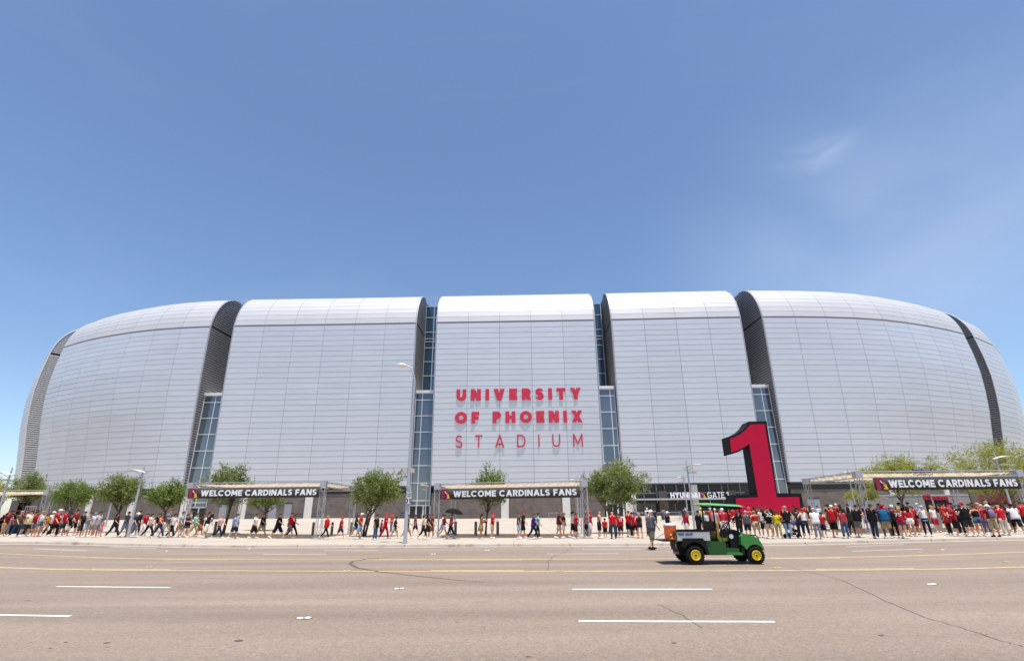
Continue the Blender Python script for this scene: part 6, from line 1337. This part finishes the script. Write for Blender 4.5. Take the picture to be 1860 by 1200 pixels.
FARP = [  # people deeper in the plaza: (px, head y, depth, ...)
 (1154.5, 915, 60, 'stand', 90, 'tee 2f62a8', 'jeans 2a3550', 'short k', 't', 'distant man in blue shirt near the gate doors'),
 (1176.5, 919, 60, 'stand', 90, 'tee d8d4e2', 'shorts ' + KHA, 'cap e8e6e2', 'l', 'distant man in white shirt and cap near the gate doors'),
 (1190, 918.5, 60, 'stand', 60, 'tee 262a3a', 'pants 22242c', 'short k', 't', 'distant man in dark shirt near the gate doors'),
 (1242, 919.5, 56, 'walkA', 20, 'tee 1c2030', 'jeans 50688c', 'short k', 't', 'distant man in dark shirt and jeans left of the lamp post'),
 (1247, 918, 64, 'stand', 90, 'tee 8a8fb0', 'shorts ' + DGR, 'short k', 't', 'distant person in lilac shirt beside the lamp post'),
 (1488, 917, 46, 'stand', 70, 'tee b4c2d4', 'shorts ' + KHA, 'short b', 'l', 'distant man in pale blue shirt left of the right frame'),
 (1503, 915.5, 44, 'stand', 100, 'tee 7c7a68', 'shorts 5c5a4c', 'short b', 'l', 'distant man in camouflage tee left of the right frame'),
 (1522, 913, 44, 'stand', 80, 'tee b01828', 'shorts 17171a', 'cap d8d4cc', 't', 'distant man in red tee and white cap left of the right frame'),
 (1463, 914, 50, 'stand', 80, 'jersey b81e2e', 'shorts ' + GRY, 'short k', 't', 'distant person in red jersey below the right foot of the numeral'),
 (1445, 914, 48, 'stand', 100, 'tee 1a1a1e', 'shorts ' + DGR, 'short k', 'd', 'distant person in black tee before the numeral foot'),
 (1470, 916, 52, 'stand', 60, 'tee d0d0d4', 'shorts ' + NVY, 'short b', 't', 'distant person in white tee right of the numeral'),
 (1397, 913, 52, 'stand', 90, 'tee 8e1a2c', 'shorts 17171a', 'short k', 'm', 'distant person in dark red before the middle of the numeral'),
 (1371, 916, 50, 'stand', 90, 'tee 17171a', 'shorts ' + DGR, 'long_hair k', 'd', 'distant woman in black before the left of the numeral'),
 (1379, 918, 46, 'stand', 70, 'tee 2a2a30', 'shorts ' + KHA, 'short b', 't', 'distant person in dark tee before the left of the numeral'),
 (1425, 917, 46, 'stand', 90, 'tee a82030', 'shorts ' + KHA, 'cap c03040', 't', 'distant person in red cap before the right of the numeral'),
 (1333, 919, 50, 'stand', 90, 'jersey a01a2c', 'shorts 17171a', 'short k', 't', 'distant person in red jersey right end under the vehicle roof'),
 (1597, 910, 50, 'stand', 80, 'tee b01a2a', 'shorts ' + DGR, 'short k', 'd', 'distant person in red left of the awning strip'),
 (1607, 908, 52, 'stand', 90, 'tee a02030', 'shorts ' + KHA, 'cap b02030', 't', 'distant person in red cap under the awning strip'),
 (1642, 906, 52, 'walkA', 20, 'tee 8c1c2c', 'shorts 17171a', 'short k', 'd', 'distant person in maroon by the palo verde trunk'),
 (1657, 912, 48, 'stand', 90, 'tee 44484e', 'shorts ' + KHA, 'short k', 'm', 'distant person in grey right of the palo verde trunk'),
 (1737, 907, 46, 'stand', 80, 'tee 8d8fc0', 'shorts ' + NVY, 'short k', 'd', 'distant person in lavender right of the kiosks'),
 (1708, 911, 46, 'stand', 90, 'tee 17171a', 'shorts ' + DGR, 'bun b', 'm', 'distant person in black before the middle kiosk'),
 (1718, 914, 44, 'stand', 70, 'tee c8c8cc', 'shorts ' + KHA, 'short g', 'l', 'distant person in white before the right kiosk'),
 (1770, 910, 44, 'stand', 80, 'tee a51c2a', 'shorts 17171a', 'short k', 't', 'distant person in red behind the red cap and black tee'),
 (1792, 908, 42, 'stand', 90, 'tee 2a2c32', 'shorts ' + DGR, 'short b', 't', 'distant person in charcoal before the brick pier'),
 (1856, 906, 40, 'stand', 80, 'tee 17171a', 'shorts ' + DGR, 'short k', 'm', 'distant person in black at the right edge'),
 (1544, 915, 46, 'stand', 90, 'tee a0a4ac', 'shorts ' + NVY, 'short k', 't', 'distant person in light grey left of the right frame post'),
 (1620, 910, 46, 'stand', 90, 'tee 17171a', 'pants 17171a', 'short k', 'd', 'distant person in black behind the teal blue shirt'),
]
FARP += [
 (16, 929, 40, 'stand', 10, 'tee 6a1a2a', 'shorts ' + DGR, 'short k', 't', 'person in maroon tee behind the pink tee at far left'),
 (48, 928, 39.5, 'stand', 20, 'tee 3a4250', 'jeans 2a3550', 'short b', 't', 'person in slate blue tee behind the pale yellow tee'),
 (60, 930, 40, 'step', 0, 'tee 17171a', 'shorts ' + KHA, 'cap 2c2c30', 'm', 'person in black tee behind the blonde woman at left'),
 (104, 929, 39, 'stand', 10, 'tee d8d4d0', 'shorts ' + NVY, 'long_hair b', 'l', 'person in white top between the 52 jersey and the red tee'),
 (134, 932, 39, 'step', 0, 'tee 8c2030', 'shorts 17171a', 'short k', 't', 'person in dark red tee between the jersey boy and the black cap'),
 (250, 933, 39.5, 'step', 0, 'tee 1b1b1e', 'jeans 2c3850', 'long_hair k', 't', 'woman in black behind the navy tee and white sun hat'),
 (342, 932, 39.5, 'stand', 10, 'tee 9a9ca4', 'shorts ' + DGR, 'short b', 'l', 'person in grey tee behind the pink bag'),
 (1574, 914, 36, 'stand', 80, 'tee 8e1c2c', 'shorts 17171a', 'short k', 't', 'person in dark red inside the right frame post'),
 (1601, 915, 35, 'stand', 90, 'tee b01a2c', 'shorts ' + KHA, 'cap 17171a', 't', 'person in red with black cap left of the teal blue shirt'),
 (1638, 916, 34, 'stand', 70, 'tee 1a1a1d', 'shorts ' + DGR, 'short k', 'd', 'person in black behind the blonde woman in jersey 75'),
 (1655, 915, 34.5, 'stand', 100, 'tee a01c2e', 'shorts 17171a', 'short b', 't', 'person in crimson behind the dark-haired woman in red tank'),
 (1697, 914, 34, 'stand', 90, 'tee 232429', 'shorts ' + KHA, 'cap 8c1f2c', 't', 'person in charcoal with red cap behind the white tank top'),
 (1716, 913, 33.5, 'stand', 80, 'tee b21c2c', 'shorts 17171a', 'short k', 'm', 'person in red tee behind the child at the barrier'),
 (1733, 912, 34.5, 'stand', 110, 'tee 17171a', 'pants 1c1c20', 'short k', 't', 'person in black behind the big red jersey'),
 (1781, 911, 33.5, 'stand', 90, 'tee 9c1a28', 'shorts 17171a', 'cap e2dfd8', 't', 'person in red with white cap behind the denim shorts at right'),
 (1803, 911, 33, 'stand', 80, 'tee 1d1d20', 'shorts ' + DGR, 'bun k', 't', 'woman in black behind the red tee and jeans at right'),
 (1833, 909, 34.5, 'stand', 90, 'tee ab1a2a', 'shorts ' + KHA, 'short k', 'm', 'person in red behind the bald man at right'),
 (1864, 908, 34, 'stand', 80, 'tee 8c8f96', 'shorts 17171a', 'short b', 't', 'person in grey tee at the right edge'),
 (1508, 919, 37, 'stand', 90, 'tee 17171a', 'shorts ' + DGR, 'short k', 't', 'person in black left of the red jersey and white cap'),
 (1529, 918, 36, 'stand', 90, 'tee 3c2a2e', 'jeans 2c3850', 'long_hair b', 't', 'woman in dark brown top behind the washed red tee'),
]
for row in PEOPLE:
    kw = row[10] if len(row) > 10 else {}; person(*row[:10], **kw)
for px, ph, y, *rest_ in FARP: person(px, ph + 20, ph, *rest_, y=y, h=random.uniform(1.66, 1.82))
# umbrella held by the woman in rose red
q = gp(818, 978); M_umb = mat('umbrella_black', (.010, .010, .011), .8, spec=.1)
um = thing('umbrella', (q.x + .12, q.y - .1, q.z + 1.0), 'black umbrella held over the woman in rose red tee', 'umbrella')
zc = .88; R_ = .62
for k in range(8):
    a0, a1 = k * math.pi / 4, (k + 1) * math.pi / 4; vs = []; fs = []
    for i in range(6):
        t_ = i / 5; rr = R_ * math.sin(t_ * 1.25) / math.sin(1.25); z_ = zc - .30 * (1 - math.cos(t_ * 1.25)) / (1 - math.cos(1.25))
        for j in range(4):
            a = a0 + (a1 - a0) * j / 3; dip = .94 + .06 * abs(2 * j / 3 - 1); vs.append((rr * math.cos(a) * (dip if i == 5 else 1), rr * math.sin(a) * (dip if i == 5 else 1), z_))
    for i in range(5):
        for j in range(3): fs.append((i * 4 + j, i * 4 + j + 1, (i + 1) * 4 + j + 1, (i + 1) * 4 + j))
    mb = MB(); mb.add(vs, fs); mb.build('canopy_panel', M_umb, um, 1); MB().tube([(0, 0, zc - .06), (R_ * .5 * math.cos(a0), R_ * .5 * math.sin(a0), zc - .10), (R_ * math.cos(a0), R_ * math.sin(a0), zc - .31)], .005, 4).build('rib', M_galv, um)
MB().tube([(0, 0, -.05), (0, 0, zc + .05)], .008, 6).build('shaft', M_galv, um); MB().tube([(0, 0, -.14), (0, 0, -.02)], .016, 8).build('handle', M_umb, um); um.rotation_euler = (.05, .14, 0)
# stroller
q = gp(1440, 977); st = thing('stroller', q, 'dark three-wheeled baby stroller pushed by the man in black jersey', 'stroller', rz=.15)
M_sb = mat('stroller_brown', (.06, .04, .03), .8)
for x, y in ((-.30, -.24), (-.30, .24), (.42, -.08), (.42, .08)):
    wv = MB().lathe([(.05, -.025), (.105, -.025), (.12, -.01), (.12, .01), (.105, .025), (.05, .025)], 16, (0, 0, 0), 'y').build('wheel', M_tyre, st, 40, (x, y, .12)); MB().lathe([(.05, -.02), (.05, .02)], 10, (0, 0, 0), 'y').build('hub', M_galv, wv)
for y in (-.23, .23):
    MB().tube([(-.62, y, 1.02), (-.50, y, .95), (.0, y, .50), (.42, y * .4, .14)], .014, 6).build('frame_tube', M_pl, st); MB().tube([(-.30, y, .12), (-.12, y, .56)], .014, 6).build('rear_strut', M_pl, st)
MB().tube([(-.62, -.23, 1.02), (-.62, .23, 1.02)], .018, 6).build('push_bar', M_pl, st)
MB().prism([(-.28, .50), (.16, .42), (.30, .30), (.34, .34), (.20, .48), (-.16, .58), (-.34, .92), (-.40, .90)], -.20, .20, 'y').build('seat', M_sb, st)
vs = []; fs = []
for i in range(7):
    a = math.radians(95 + i * 16 - 60)
    for j in range(5): v = j / 4; vs.append((-.30 + .36 * math.cos(a), -.22 + .44 * v, .64 + .34 * math.sin(a) + .04 * math.sin(v * math.pi)))
for i in range(6):
    for j in range(4): fs.append((i * 5 + j, i * 5 + j + 1, (i + 1) * 5 + j + 1, (i + 1) * 5 + j))
mb = MB(); mb.add(vs, fs); mb.build('hood', M_sb, st, 1); MB().box((-.26, -.18, .18), (.14, .18, .30)).build('basket', M_pl, st)
